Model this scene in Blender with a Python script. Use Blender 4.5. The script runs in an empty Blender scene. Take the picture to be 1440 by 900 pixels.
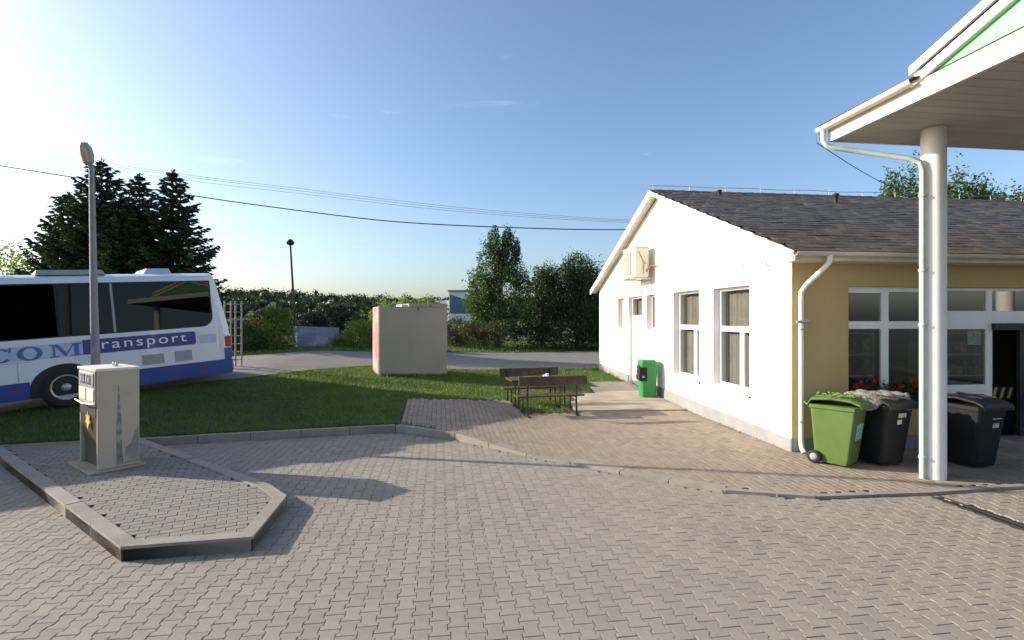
import bpy, bmesh, math, random
import numpy as np
from mathutils import Vector, Matrix, Euler
rnd = random.Random(7)
NR = np.random.default_rng(11)
S = bpy.context.scene
COL = S.collection
R = math.radians
# ------------------------------------------------------------------ camera
CAMZ, F, CX, CY = 2.4, 720.0, 720.0, 447.0
cd = bpy.data.cameras.new('camera'); cam = bpy.data.objects.new('camera', cd); COL.objects.link(cam)
cam.location = (0, 0, CAMZ); cam.rotation_euler = (R(90), 0, 0)
cd.sensor_width = 36; cd.lens = 18; cd.clip_start = .05; cd.clip_end = 3000
cd.shift_y = -3 / 1440
S.camera = cam
# ------------------------------------------------------------------ sun and sky
SUN_AZ, SUN_EL = 80.0, 20.5            # degrees to the left of +Y, above the horizon
w = bpy.data.worlds.new('World'); S.world = w; w.use_nodes = True
nt = w.node_tree; nt.nodes.clear()
out = nt.nodes.new('ShaderNodeOutputWorld'); bg = nt.nodes.new('ShaderNodeBackground')
sky = nt.nodes.new('ShaderNodeTexSky'); sky.sky_type = 'NISHITA'; sky.sun_disc = False
sky.sun_elevation = R(SUN_EL); sky.sun_rotation = R(-SUN_AZ)
sky.air_density = 1.0; sky.dust_density = 2.8; sky.ozone_density = 3.0; sky.altitude = 300
bg.inputs['Strength'].default_value = .15
tc = nt.nodes.new('ShaderNodeTexCoord')
mp = nt.nodes.new('ShaderNodeMapping'); mp.inputs['Scale'].default_value = (2.2, 2.2, 9.0)
no = nt.nodes.new('ShaderNodeTexNoise'); no.inputs['Scale'].default_value = 1.7; no.inputs['Detail'].default_value = 7; no.inputs['Roughness'].default_value = .62
no.inputs['Distortion'].default_value = .6
cr = nt.nodes.new('ShaderNodeValToRGB'); cr.color_ramp.elements[0].position = .64; cr.color_ramp.elements[1].position = .92
cr.color_ramp.elements[0].color = (0, 0, 0, 1); cr.color_ramp.elements[1].color = (.24, .24, .24, 1)
mix = nt.nodes.new('ShaderNodeMixRGB'); mix.inputs['Color2'].default_value = (9.0, 9.0, 9.2, 1)
L = nt.links.new
L(tc.outputs['Generated'], mp.inputs['Vector']); L(mp.outputs['Vector'], no.inputs['Vector'])
L(no.outputs['Fac'], cr.inputs['Fac']); L(cr.outputs['Color'], mix.inputs['Fac']); L(sky.outputs['Color'], mix.inputs['Color1'])
L(mix.outputs['Color'], bg.inputs['Color']); L(bg.outputs['Background'], out.inputs['Surface'])
sd = bpy.data.lights.new('sun', 'SUN'); sd.energy = 5.0; sd.angle = R(.5); sd.color = (1, .90, .74)
sun = bpy.data.objects.new('sun', sd); COL.objects.link(sun)
sv = Vector((-math.sin(R(SUN_AZ)) * math.cos(R(SUN_EL)), math.cos(R(SUN_AZ)) * math.cos(R(SUN_EL)), math.sin(R(SUN_EL))))
sun.rotation_euler = sv.to_track_quat('Z', 'Y').to_euler(); sun.location = sv * 60
vs = S.view_settings; vs.view_transform = 'Standard'; vs.look = 'None'; vs.gamma = 1; vs.use_curve_mapping = False
vs.exposure = .68
S.render.engine = 'CYCLES'
S.cycles.transparent_max_bounces = 16

# ------------------------------------------------------------------ helpers
def gp(px, py, z=0.0):
    d = F * (CAMZ - z) / (py - CY); return Vector(((px - CX) / F * d, d, z))
def at(px, py, d):
    return Vector(((px - CX) / F * d, d, CAMZ + (CY - py) / F * d))
def clamp(v, a, b): return max(a, min(b, v))
def interp(x, pts):
    if x <= pts[0][0]: return pts[0][1]
    for (a, b), (c, d) in zip(pts, pts[1:]):
        if x <= c: return b + (d - b) * (x - a) / (c - a)
    return pts[-1][1]
def inside(p, poly):
    x, y = p; c = False; n = len(poly)
    for i in range(n):
        x1, y1 = poly[i]; x2, y2 = poly[(i + 1) % n]
        if (y1 > y) != (y2 > y) and x < (x2 - x1) * (y - y1) / (y2 - y1) + x1: c = not c
    return c

class MB:
    def __init__(s): s.v = []; s.f = []; s.sm = []
    def add(s, vs, fs, smooth=False):
        o = len(s.v); s.v += [tuple(v) for v in vs]
        for f in fs: s.f.append(tuple(i + o for i in f)); s.sm.append(smooth)
        return s
    def box(s, x0, x1, y0, y1, z0, z1, M=None):
        v = [Vector(p) for p in ((x0,y0,z0),(x1,y0,z0),(x1,y1,z0),(x0,y1,z0),(x0,y0,z1),(x1,y0,z1),(x1,y1,z1),(x0,y1,z1))]
        if M is not None: v = [M @ p for p in v]
        return s.add(v, [(0,3,2,1),(4,5,6,7),(0,1,5,4),(1,2,6,5),(2,3,7,6),(3,0,4,7)])
    def loft(s, loops, cap=True, smooth=False, closed=True):
        n = len(loops[0]); vs = [p for l in loops for p in l]; fs = []
        for k in range(len(loops) - 1):
            for i in range(n if closed else n - 1):
                j = (i + 1) % n; fs.append((k*n+i, k*n+j, (k+1)*n+j, (k+1)*n+i))
        s.add(vs, fs, smooth)
        if cap and closed:
            s.add(loops[0], [tuple(range(n))[::-1]]); s.add(loops[-1], [tuple(range(n))])
        return s
    def prism(s, poly, z0, z1, M=None):      # polygon in x, y
        a = [Vector((x, y, z0)) for x, y in poly]; b = [Vector((x, y, z1)) for x, y in poly]
        if M is not None: a = [M @ p for p in a]; b = [M @ p for p in b]
        return s.loft([a, b])
    def tube(s, pts, r, n=8, smooth=True, cap=True):
        pts = [Vector(p) for p in pts]; rs = r if isinstance(r, (list, tuple)) else [r] * len(pts); loops = []; up0 = None
        for i, p in enumerate(pts):
            t = (pts[min(i+1, len(pts)-1)] - pts[max(i-1, 0)]).normalized()
            if up0 is None:
                up0 = Vector((0,0,1)) if abs(t.z) < .9 else Vector((1,0,0))
            a = t.cross(up0).normalized(); up0 = a.cross(t).normalized()
            loops.append([p + (a * math.cos(2*math.pi*k/n) + up0 * math.sin(2*math.pi*k/n)) * rs[i] for k in range(n)])
        return s.loft(loops, cap, smooth)
    def lathe(s, prof, n=16, M=None, smooth=True):   # (r, z) list about Z
        loops = [[Vector((r*math.cos(2*math.pi*k/n), r*math.sin(2*math.pi*k/n), z)) for k in range(n)] for r, z in prof]
        if M is not None: loops = [[M @ p for p in l] for l in loops]
        return s.loft(loops, True, smooth)
    def mesh(s, name, m, fix=True):
        me = bpy.data.meshes.new(name); me.from_pydata(s.v, [], s.f)
        me.polygons.foreach_set('use_smooth', s.sm)
        if fix and len(s.f) < 60000:
            bm = bmesh.new(); bm.from_mesh(me); bmesh.ops.recalc_face_normals(bm, faces=bm.faces); bm.to_mesh(me); bm.free()
        me.materials.append(m); me.update(); return me
    def build(s, name, m, parent=None, bevel=0, seg=2, fix=True):
        return link(name, s.mesh(name, m, fix), parent, bevel, seg)
def link(name, me, parent=None, bevel=0, seg=2):
    o = bpy.data.objects.new(name, me); COL.objects.link(o)
    if parent is not None: o.parent = parent
    if bevel:
        b = o.modifiers.new('bevel', 'BEVEL'); b.width = bevel; b.segments = seg; b.limit_method = 'ANGLE'; b.angle_limit = R(35); b.harden_normals = False
    return o
def tag(o, label, cat=None, group=None, kind=None):
    o['label'] = label
    if cat: o['category'] = cat
    if group: o['group'] = group
    if kind: o['kind'] = kind
    return o
def thing(name, label, cat, loc=(0,0,0), rz=0, group=None):
    o = bpy.data.objects.new(name, None); COL.objects.link(o); o.empty_display_size = .2
    o.location = loc; o.rotation_euler = (0, 0, rz); return tag(o, label, cat, group)
def copy_tree(o, parent=None):
    c = o.copy(); COL.objects.link(c); c.parent = parent
    for ch in list(o.children): copy_tree(ch, c)
    return c
def quads_mesh(name, P, m, smooth=False):      # P: (N,k,3) array of k-gons
    N, k, _ = P.shape; me = bpy.data.meshes.new(name)
    me.vertices.add(N*k); me.vertices.foreach_set('co', P.astype(np.float32).ravel())
    me.loops.add(N*k); me.loops.foreach_set('vertex_index', np.arange(N*k, dtype=np.int32))
    me.polygons.add(N); me.polygons.foreach_set('loop_start', np.arange(0, N*k, k, dtype=np.int32))
    me.polygons.foreach_set('loop_total', np.full(N, k, dtype=np.int32))
    me.materials.append(m); me.update(calc_edges=True); return me

# ------------------------------------------------------------------ materials
def mat(name, col, rough=.6, var=.12, scale=6, bump=0, bscale=40, metal=0, spec=.5, col2=None, c2pos=(.5,.75), rand=0, detail=5, coat=0, dirt=None, dscale=1.2, dpos=(.5,.72)):
    m = bpy.data.materials.new(name); m.use_nodes = True; t = m.node_tree; n = t.nodes; lk = t.links.new
    p = n['Principled BSDF']; p.inputs['Roughness'].default_value = rough; p.inputs['Metallic'].default_value = metal
    p.inputs['Specular IOR Level'].default_value = spec; p.inputs['Coat Weight'].default_value = coat
    c = n.new('ShaderNodeTexCoord'); nz = n.new('ShaderNodeTexNoise'); nz.inputs['Scale'].default_value = scale; nz.inputs['Detail'].default_value = detail
    lk(c.outputs['Object'], nz.inputs['Vector'])
    r = n.new('ShaderNodeMapRange'); r.inputs['From Min'].default_value = .25; r.inputs['From Max'].default_value = .75
    r.inputs['To Min'].default_value = 1 - var; r.inputs['To Max'].default_value = 1 + var; lk(nz.outputs['Fac'], r.inputs['Value'])
    last = None
    base = n.new('ShaderNodeRGB'); base.outputs[0].default_value = (*col, 1); src = base.outputs[0]
    if col2:
        n2 = n.new('ShaderNodeTexNoise'); n2.inputs['Scale'].default_value = scale * .45; n2.inputs['Detail'].default_value = 6; lk(c.outputs['Object'], n2.inputs['Vector'])
        rr = n.new('ShaderNodeMapRange'); rr.inputs['From Min'].default_value = c2pos[0]; rr.inputs['From Max'].default_value = c2pos[1]; lk(n2.outputs['Fac'], rr.inputs['Value'])
        mx = n.new('ShaderNodeMixRGB'); mx.inputs['Color2'].default_value = (*col2, 1); lk(rr.outputs[0], mx.inputs['Fac']); lk(src, mx.inputs['Color1']); src = mx.outputs[0]
    if dirt:
        n3 = n.new('ShaderNodeTexNoise'); n3.inputs['Scale'].default_value = dscale; n3.inputs['Detail'].default_value = 8; n3.inputs['Roughness'].default_value = .65; lk(c.outputs['Object'], n3.inputs['Vector'])
        r3 = n.new('ShaderNodeMapRange'); r3.inputs['From Min'].default_value = dpos[0]; r3.inputs['From Max'].default_value = dpos[1]; r3.inputs['To Max'].default_value = .75; lk(n3.outputs['Fac'], r3.inputs['Value'])
        m3 = n.new('ShaderNodeMixRGB'); m3.inputs['Color2'].default_value = (*dirt, 1); lk(r3.outputs[0], m3.inputs['Fac']); lk(src, m3.inputs['Color1']); src = m3.outputs[0]
    fac = r.outputs[0]
    if rand:
        oi = n.new('ShaderNodeObjectInfo'); ge = n.new('ShaderNodeNewGeometry')
        ad = n.new('ShaderNodeMath'); ad.operation = 'ADD'; lk(oi.outputs['Random'], ad.inputs[0]); lk(ge.outputs['Random Per Island'], ad.inputs[1])
        fr = n.new('ShaderNodeMath'); fr.operation = 'FRACT'; lk(ad.outputs[0], fr.inputs[0])
        r2 = n.new('ShaderNodeMapRange'); r2.inputs['To Min'].default_value = 1 - rand; r2.inputs['To Max'].default_value = 1 + rand; lk(fr.outputs[0], r2.inputs['Value'])
        mu = n.new('ShaderNodeMath'); mu.operation = 'MULTIPLY'; lk(fac, mu.inputs[0]); lk(r2.outputs[0], mu.inputs[1]); fac = mu.outputs[0]
    vm = n.new('ShaderNodeVectorMath'); vm.operation = 'SCALE'; lk(src, vm.inputs[0]); lk(fac, vm.inputs['Scale'])
    lk(vm.outputs[0], p.inputs['Base Color'])
    if bump:
        b = n.new('ShaderNodeTexNoise'); b.inputs['Scale'].default_value = bscale; b.inputs['Detail'].default_value = 4; lk(c.outputs['Object'], b.inputs['Vector'])
        bp = n.new('ShaderNodeBump'); bp.inputs['Strength'].default_value = bump; bp.inputs['Distance'].default_value = .02; lk(b.outputs['Fac'], bp.inputs['Height']); lk(bp.outputs[0], p.inputs['Normal'])
    return m
def leaf_mat(name, c1, c2, trans=.35, scale=.8):
    m = bpy.data.materials.new(name); m.use_nodes = True; t = m.node_tree; n = t.nodes; lk = t.links.new; n.clear()
    o = n.new('ShaderNodeOutputMaterial'); d = n.new('ShaderNodeBsdfDiffuse'); tr = n.new('ShaderNodeBsdfTranslucent'); g = n.new('ShaderNodeBsdfGlossy')
    g.inputs['Roughness'].default_value = .45; g.inputs['Color'].default_value = (.6,.6,.6,1)
    ge = n.new('ShaderNodeNewGeometry'); c = n.new('ShaderNodeTexCoord'); nz = n.new('ShaderNodeTexNoise'); nz.inputs['Scale'].default_value = scale; lk(c.outputs['Object'], nz.inputs['Vector'])
    ad = n.new('ShaderNodeMath'); ad.operation = 'MULTIPLY_ADD'; ad.inputs[1].default_value = .55; lk(ge.outputs['Random Per Island'], ad.inputs[0])
    sb = n.new('ShaderNodeMapRange'); sb.inputs['From Min'].default_value = .3; sb.inputs['From Max'].default_value = .7; sb.inputs['To Max'].default_value = .45; lk(nz.outputs['Fac'], sb.inputs['Value']); lk(sb.outputs[0], ad.inputs[2])
    mx = n.new('ShaderNodeMixRGB'); mx.inputs['Color1'].default_value = (*c1,1); mx.inputs['Color2'].default_value = (*c2,1); lk(ad.outputs[0], mx.inputs['Fac'])
    lk(mx.outputs[0], d.inputs['Color'])
    br = n.new('ShaderNodeVectorMath'); br.operation = 'MULTIPLY'; br.inputs[1].default_value = (1.3,1.5,.6); lk(mx.outputs[0], br.inputs[0]); lk(br.outputs[0], tr.inputs['Color'])
    s1 = n.new('ShaderNodeMixShader'); s1.inputs[0].default_value = trans; lk(d.outputs[0], s1.inputs[1]); lk(tr.outputs[0], s1.inputs[2])
    s2 = n.new('ShaderNodeMixShader'); s2.inputs[0].default_value = .05; lk(s1.outputs[0], s2.inputs[1]); lk(g.outputs[0], s2.inputs[2]); lk(s2.outputs[0], o.inputs['Surface'])
    return m
def glass_mat(name, tint=(.8,.85,.84), ior=1.5, boost=1.0, rough=.0):
    m = bpy.data.materials.new(name); m.use_nodes = True; t = m.node_tree; n = t.nodes; lk = t.links.new; n.clear()
    o = n.new('ShaderNodeOutputMaterial'); tr = n.new('ShaderNodeBsdfTransparent'); tr.inputs[0].default_value = (*tint,1)
    g = n.new('ShaderNodeBsdfGlossy'); g.inputs['Roughness'].default_value = rough; fr = n.new('ShaderNodeFresnel'); fr.inputs[0].default_value = ior
    ml = n.new('ShaderNodeMath'); ml.operation = 'MULTIPLY'; ml.use_clamp = True; ml.inputs[1].default_value = boost; ge = n.new('ShaderNodeNewGeometry'); iv = n.new('ShaderNodeMath'); iv.operation = 'SUBTRACT'; iv.inputs[0].default_value = 1; lk(ge.outputs['Backfacing'], iv.inputs[1])
    m2 = n.new('ShaderNodeMath'); m2.operation = 'MULTIPLY'; lk(fr.outputs[0], m2.inputs[0]); lk(iv.outputs[0], m2.inputs[1]); lk(m2.outputs[0], ml.inputs[0])
    x = n.new('ShaderNodeMixShader'); lk(ml.outputs[0], x.inputs[0]); lk(tr.outputs[0], x.inputs[1]); lk(g.outputs[0], x.inputs[2]); lk(x.outputs[0], o.inputs['Surface'])
    return m
M = {}
M['paver'] = mat('paver_concrete', (.275,.24,.195), .85, .12, 7, .35, 90, rand=.07, dirt=(.19,.165,.14), dscale=.55, dpos=(.52,.8))
M['apron_paver'] = mat('apron_paver_concrete', (.265,.215,.165), .88, .12, 9, .35, 90, rand=.10, dirt=(.17,.14,.11), dscale=.7, dpos=(.5,.78))
M['island_paver'] = mat('island_paver_concrete', (.245,.215,.18), .9, .12, 9, .4, 90, rand=.09, dirt=(.18,.15,.12), dscale=.9)
M['joint'] = mat('joint_sand', (.045,.038,.03), .95, .3, 12, .3, 60)
M['kerb'] = mat('kerb_concrete', (.29,.26,.22), .85, .14, 4, .35, 70, rand=.1, dirt=(.16,.13,.10), dscale=1.3, dpos=(.5,.75))
M['soil'] = mat('lawn_soil', (.055,.085,.018), .95, .25, 3, .5, 30, col2=(.10,.095,.035), c2pos=(.52,.7))
M['asphalt'] = mat('asphalt', (.20,.185,.165), .9, .12, 2.0, .5, 140, dirt=(.13,.12,.11), dscale=.35)
M['slab'] = mat('slab_concrete', (.37,.31,.24), .9, .15, 3, .35, 50, dirt=(.22,.18,.13), dscale=1.0)
M['white_wall'] = mat('white_plaster', (.84,.81,.76), .85, .025, 2.5, .12, 160)
M['yellow_wall'] = mat('yellow_plaster', (.50,.37,.17), .88, .05, 2.0, .15, 160, dirt=(.36,.27,.14), dscale=.8, dpos=(.6,.85))
M['plinth'] = mat('grey_plinth', (.27,.27,.265), .85, .12, 3, .35, 120)
M['shingle'] = mat('roof_shingle', (.075,.058,.046), .92, .35, 4, .6, 50, rand=.40, col2=(.17,.080,.040), c2pos=(.50,.62), dirt=(.035,.04,.02), dscale=1.6)
M['shingle_grey'] = mat('roof_shingle_grey', (.062,.058,.055), .92, .35, 4, .6, 50, rand=.35, col2=(.10,.085,.07), c2pos=(.55,.7), dirt=(.03,.03,.025), dscale=1.6)
M['roof_dark'] = mat('roof_deck', (.05,.045,.04), .9)
M['white_paint'] = mat('white_paint', (.80,.79,.75), .45, .04, 3, .05, 60, dirt=(.55,.52,.45), dscale=1.5, dpos=(.6,.9))
M['cream'] = mat('cream_paint', (.72,.66,.54), .55, .06, 3)
M['trim'] = mat('eave_trim', (.62,.57,.47), .6, .06, 3, dirt=(.45,.40,.30), dscale=2)
M['pvc'] = mat('window_pvc', (.82,.82,.81), .35, .02, 3)
M['soffit'] = mat('soffit_board', (.56,.52,.46), .6, .05, 2, rand=.05)
M['pale_green'] = mat('pale_green_paint', (.50,.60,.53), .5, .06, 4, dirt=(.32,.38,.30), dscale=2)
M['green_sign'] = mat('green_sign', (.16,.50,.24), .4, .05, 3)
M['black'] = mat('black_rubber', (.012,.012,.012), .6, .2, 8)
M['dark_metal'] = mat('dark_metal', (.03,.027,.025), .5, .2, 10, metal=.4)
M['steel'] = mat('galvanised_steel', (.42,.42,.41), .45, .12, 9, metal=.6)
M['pole_grey'] = mat('pole_grey', (.25,.245,.24), .7, .12, 5, .2, 60, dirt=(.14,.13,.12), dscale=2)
M['green_bin'] = mat('green_plastic', (.082,.145,.028), .55, .1, 5, .1, 80, dirt=(.08,.11,.045), dscale=4, dpos=(.55,.8))
M['bright_green'] = mat('bright_green_plastic', (.025,.23,.055), .4, .06, 5)
M['dark_bin'] = mat('charcoal_plastic', (.016,.016,.018), .55, .2, 5, .12, 80, spec=.25, dirt=(.035,.033,.03), dscale=3, dpos=(.55,.85))
M['black_bin'] = mat('black_plastic', (.009,.010,.014), .5, .2, 5, .1, 80, spec=.25)
M['tarp'] = mat('grey_tarp', (.21,.20,.185), .85, .35, 14, .6, 50, dirt=(.07,.065,.06), dscale=9, dpos=(.48,.62))
M['weeds'] = mat('cuttings', (.16,.30,.04), .8, .3, 30)
M['sticker_green'] = mat('sticker_teal', (.32,.52,.45), .5, .25, 30, dirt=(.08,.2,.17), dscale=22, dpos=(.5,.55))
M['sticker'] = mat('sticker_cream', (.62,.58,.42), .5, .2, 30, dirt=(.1,.1,.08), dscale=40, dpos=(.5,.56))
M['white_plain'] = mat('white_plastic', (.8,.8,.78), .4, .03)
M['bus_white'] = mat('bus_white_paint', (.66,.68,.71), .32, .03, 1.2, coat=.4, dirt=(.46,.46,.45), dscale=1.2, dpos=(.55,.9))
M['bus_blue'] = mat('bus_blue_paint', (.028,.058,.27), .32, .06, 2, coat=.4, dirt=(.05,.07,.18), dscale=1.5)
M['bus_navy'] = mat('bus_banner_navy', (.035,.04,.21), .35, .04, 2, coat=.3)
M['bus_letter'] = mat('bus_letter_blue', (.07,.13,.36), .4, .25, 9)
M['bus_pale'] = mat('bus_pale_blue_band', (.45,.50,.60), .4, .15, 5)
M['bus_grey'] = mat('bus_grey_grille', (.30,.31,.31), .6, .1, 8)
M['red_lens'] = mat('red_lens', (.50,.015,.02), .15, .05, 8, coat=.6)
M['rim'] = mat('wheel_rim', (.42,.42,.41), .4, .12, 9, metal=.5, dirt=(.15,.13,.11), dscale=6)
M['tyre'] = mat('tyre_rubber', (.018,.017,.016), .85, .2, 10)
M['seat_fab'] = mat('coach_seat_fabric', (.05,.06,.09), .9, .2, 12)
M['pump_beige'] = mat('pump_beige_paint', (.44,.37,.27), .5, .05, 3, dirt=(.30,.28,.25), dscale=2.2, dpos=(.55,.8))
M['pump_dark'] = mat('pump_dark_panel', (.075,.062,.048), .4, .15, 4)
M['yellow'] = mat('yellow_badge', (.75,.58,.10), .4, .1, 10)
M['kiosk'] = mat('grey_render', (.30,.275,.23), .9, .06, 1.5, .2, 120, dirt=(.25,.225,.19), dscale=.8)
M['pink'] = mat('faded_pink_paint', (.42,.14,.15), .8, .25, 4, .2, 80, col2=(.45,.30,.27), c2pos=(.45,.6))
M['wood'] = mat('dark_wood', (.065,.038,.027), .7, .3, 9, .4, 30, dirt=(.13,.10,.08), dscale=5)
M['bark'] = mat('bark', (.075,.058,.043), .95, .3, 9, .8, 30)
M['violet'] = mat('pale_violet_board', (.30,.30,.46), .7, .12, 3, col2=(.46,.46,.58), c2pos=(.5,.62), dirt=(.2,.2,.3), dscale=5)
M['curtain'] = mat('grey_curtain', (.27,.25,.225), .9, .12, 3)
M['interior'] = mat('interior_paint', (.30,.28,.24), .9, .06, 2)
M['shelf'] = mat('shelf_board', (.55,.52,.46), .6, .05)
M['card'] = mat('cardboard', (.52,.36,.15), .8, .1, 6)
M['goods'] = mat('shop_goods', (.28,.22,.12), .6, .4, 14, rand=.5)
M['red'] = mat('red_plastic', (.62,.03,.04), .4, .08, 6)
M['petal'] = mat('red_petal', (.60,.012,.02), .6, .2, 30)
M['far_white'] = mat('far_white_wall', (.74,.74,.73), .8, .04)
M['far_glass'] = mat('far_window_glass', (.10,.15,.20), .15, .2, 2)
M['glass'] = glass_mat('window_glass', (.86,.87,.86), 1.5, 1.6)
M['shop_glass'] = glass_mat('shop_glass', (.80,.82,.80), 1.5, 3.4)
M['bus_glass'] = glass_mat('bus_tinted_glass', (.16,.15,.13), 1.45, .7)
M['lens'] = mat('lamp_lens', (.55,.42,.26), .25, .1, 9)
M['lamp_house'] = mat('lamp_housing', (.36,.30,.22), .5, .15, 8)
M['copper'] = mat('rusty_pipe', (.30,.13,.05), .7, .3, 20)
M['fol_spruce'] = leaf_mat('spruce_needles', (.014,.032,.014), (.045,.078,.032), .18, .5)
M['fol_tree'] = leaf_mat('tree_leaves', (.024,.058,.013), (.085,.15,.030), .32, .7)
M['fol_dark'] = leaf_mat('dark_leaves', (.014,.036,.010), (.048,.092,.022), .28, .6)
M['fol_light'] = leaf_mat('light_leaves', (.075,.13,.02), (.21,.27,.055), .45, .8)
M['fol_brown'] = leaf_mat('brownish_hedge_leaves', (.045,.05,.020), (.13,.105,.045), .3, 1.5)
M['fol_forest'] = leaf_mat('forest_leaves', (.018,.036,.016), (.048,.076,.030), .12, .06)
M['grass'] = leaf_mat('grass_blades', (.05,.095,.012), (.15,.22,.032), .4, .9)
M['fol_ger'] = leaf_mat('geranium_leaves', (.02,.05,.012), (.05,.10,.025), .3, 4)

# ------------------------------------------------------------------ ground
KERB = [(-30, 3.4), (-12, 8.18), (-6.9, 9.55), (-2.45, 10.75), (-1.12, 10.08), (.25, 8.86), (1.65, 7.86), (2.9, 7.02), (4.03, 6.78), (5.66, 6.93), (6.7, 7.12), (20, 8.75)]
def yk(x): return interp(x, KERB)
def lawn_z(x, y):
    lo = interp(x, [(-1.2, .118), (.2, .03), (1.2, .008), (20, .002)]); hi = interp(x, [(-1, .12), (1, .11), (3, .06), (5, .045), (20, .03)])
    z0 = lo + (hi - lo) * clamp((y - yk(x) - .3) / 2.5, 0, 1) - .055 * clamp(-9 - x, 0, 8)
    sl = interp(x, [(-8, .107), (-3, .060), (0, .036), (3.5, .036), (12, .03)])
    y0 = interp(x, [(-30, 3.4), (-12, 8.18), (-6.9, 9.55), (-2.4, 10.6), (0, 11.0), (1.2, 12.5), (4, 12.5), (30, 14)])
    t = max(0, y - y0); t = t if t < 5 else 5 + 3 * (1 - math.exp(-(t - 5) / 3))
    z = z0 + sl * t
    if y > 45:
        A = interp(x, [(-400, 16), (-220, 15), (-120, 11), (-60, 6.5), (0, 6.5), (80, 8), (400, 12)])
        k = clamp((y - 70) / 230, 0, 1); z += A * k * k * (3 - 2 * k)
        k2 = clamp((y - 45) / 25, 0, 1); z -= .5 * k2
    return z
def zone_z(x, y): return 0.0 if y < yk(x) else lawn_z(x, y)
xs = sorted(set([-700, -500, -380, -300, -240, -190, -150, -120, -95, -75, -60, -48, -38] + [round(-30 + .5 * i, 2) for i in range(121)] + [p[0] for p in KERB] + [38, 48, 60, 80, 110, 150, 200, 280, 400, 700]))
fr_ = [0, .35, .8, 1.3] + [1.3 + .55 * i for i in range(1, 60)]
far = [36, 40, 45, 52, 60, 70, 85, 100, 120, 150, 180, 220, 260, 300, 360, 450, 600, 900]
V = []; Fc = []; rows = len(fr_) + len(far)
for x in xs:
    b = yk(x)
    for f in fr_: V.append((x, b + f, lawn_z(x, b + f)))
    for yy in far:
        y2 = b + fr_[-1] + (yy - 33.0); V.append((x, y2, lawn_z(x, y2)))
for i in range(len(xs) - 1):
    for j in range(rows - 1):
        Fc.append((i*rows+j, (i+1)*rows+j, (i+1)*rows+j+1, i*rows+j+1))
g = MB(); g.add(V, Fc, True)
tag(g.build('ground', M['soil'], fix=False), 'grassy ground rising gently behind the kerb to the far hills', kind='structure')

# yard bed
bed = MB(); bx = [x for x in xs if -30 <= x <= 20]
bed.add([(x, yk(x) - .02, -.016) for x in bx] + [(x, -30, -.016) for x in bx], [(i, i+1, len(bx)+i+1, len(bx)+i) for i in range(len(bx)-1)])
yard = bed.build('yard_paving', M['joint'], fix=False); tag(yard, 'interlocking grey beige block paving of the station yard', kind='structure')
ANG = R(8.0); E2 = Vector((-math.sin(ANG), math.cos(ANG))); E1 = Vector((math.cos(ANG), math.sin(ANG)))
# interlocking paver: 0.2 long, wide at the ends, narrow in the middle
def paver_outline(gap=.0026):
    a, b, l = .0815 - gap, .0585 - gap, .1 - gap
    return [(-a,-l),(a,-l),(a,-.060),(b,-.040),(b,.040),(a,.060),(a,l),(-a,l),(-a,.060),(-b,.040),(-b,-.040),(-a,-.060)]
def paver_mesh(outline, zt=0.0, depth=.03, ch=.0035):
    mb = MB(); n = len(outline)
    cx = [(x * (1 - ch / max(abs(x), .02)), y * (1 - ch / max(abs(y), .03))) for x, y in outline]
    lo = [Vector((x, y, zt - depth)) for x, y in outline]; mi = [Vector((x, y, zt - ch * .8)) for x, y in outline]; to = [Vector((x, y, zt)) for x, y in cx]
    vs = lo + mi + to; fs = []
    for k in range(2):
        for i in range(n): j = (i+1) % n; fs.append((k*n+i, k*n+j, (k+1)*n+j, (k+1)*n+i))
    fs.append(tuple(range(2*n, 3*n))); mb.add(vs, fs); return mb
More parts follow.
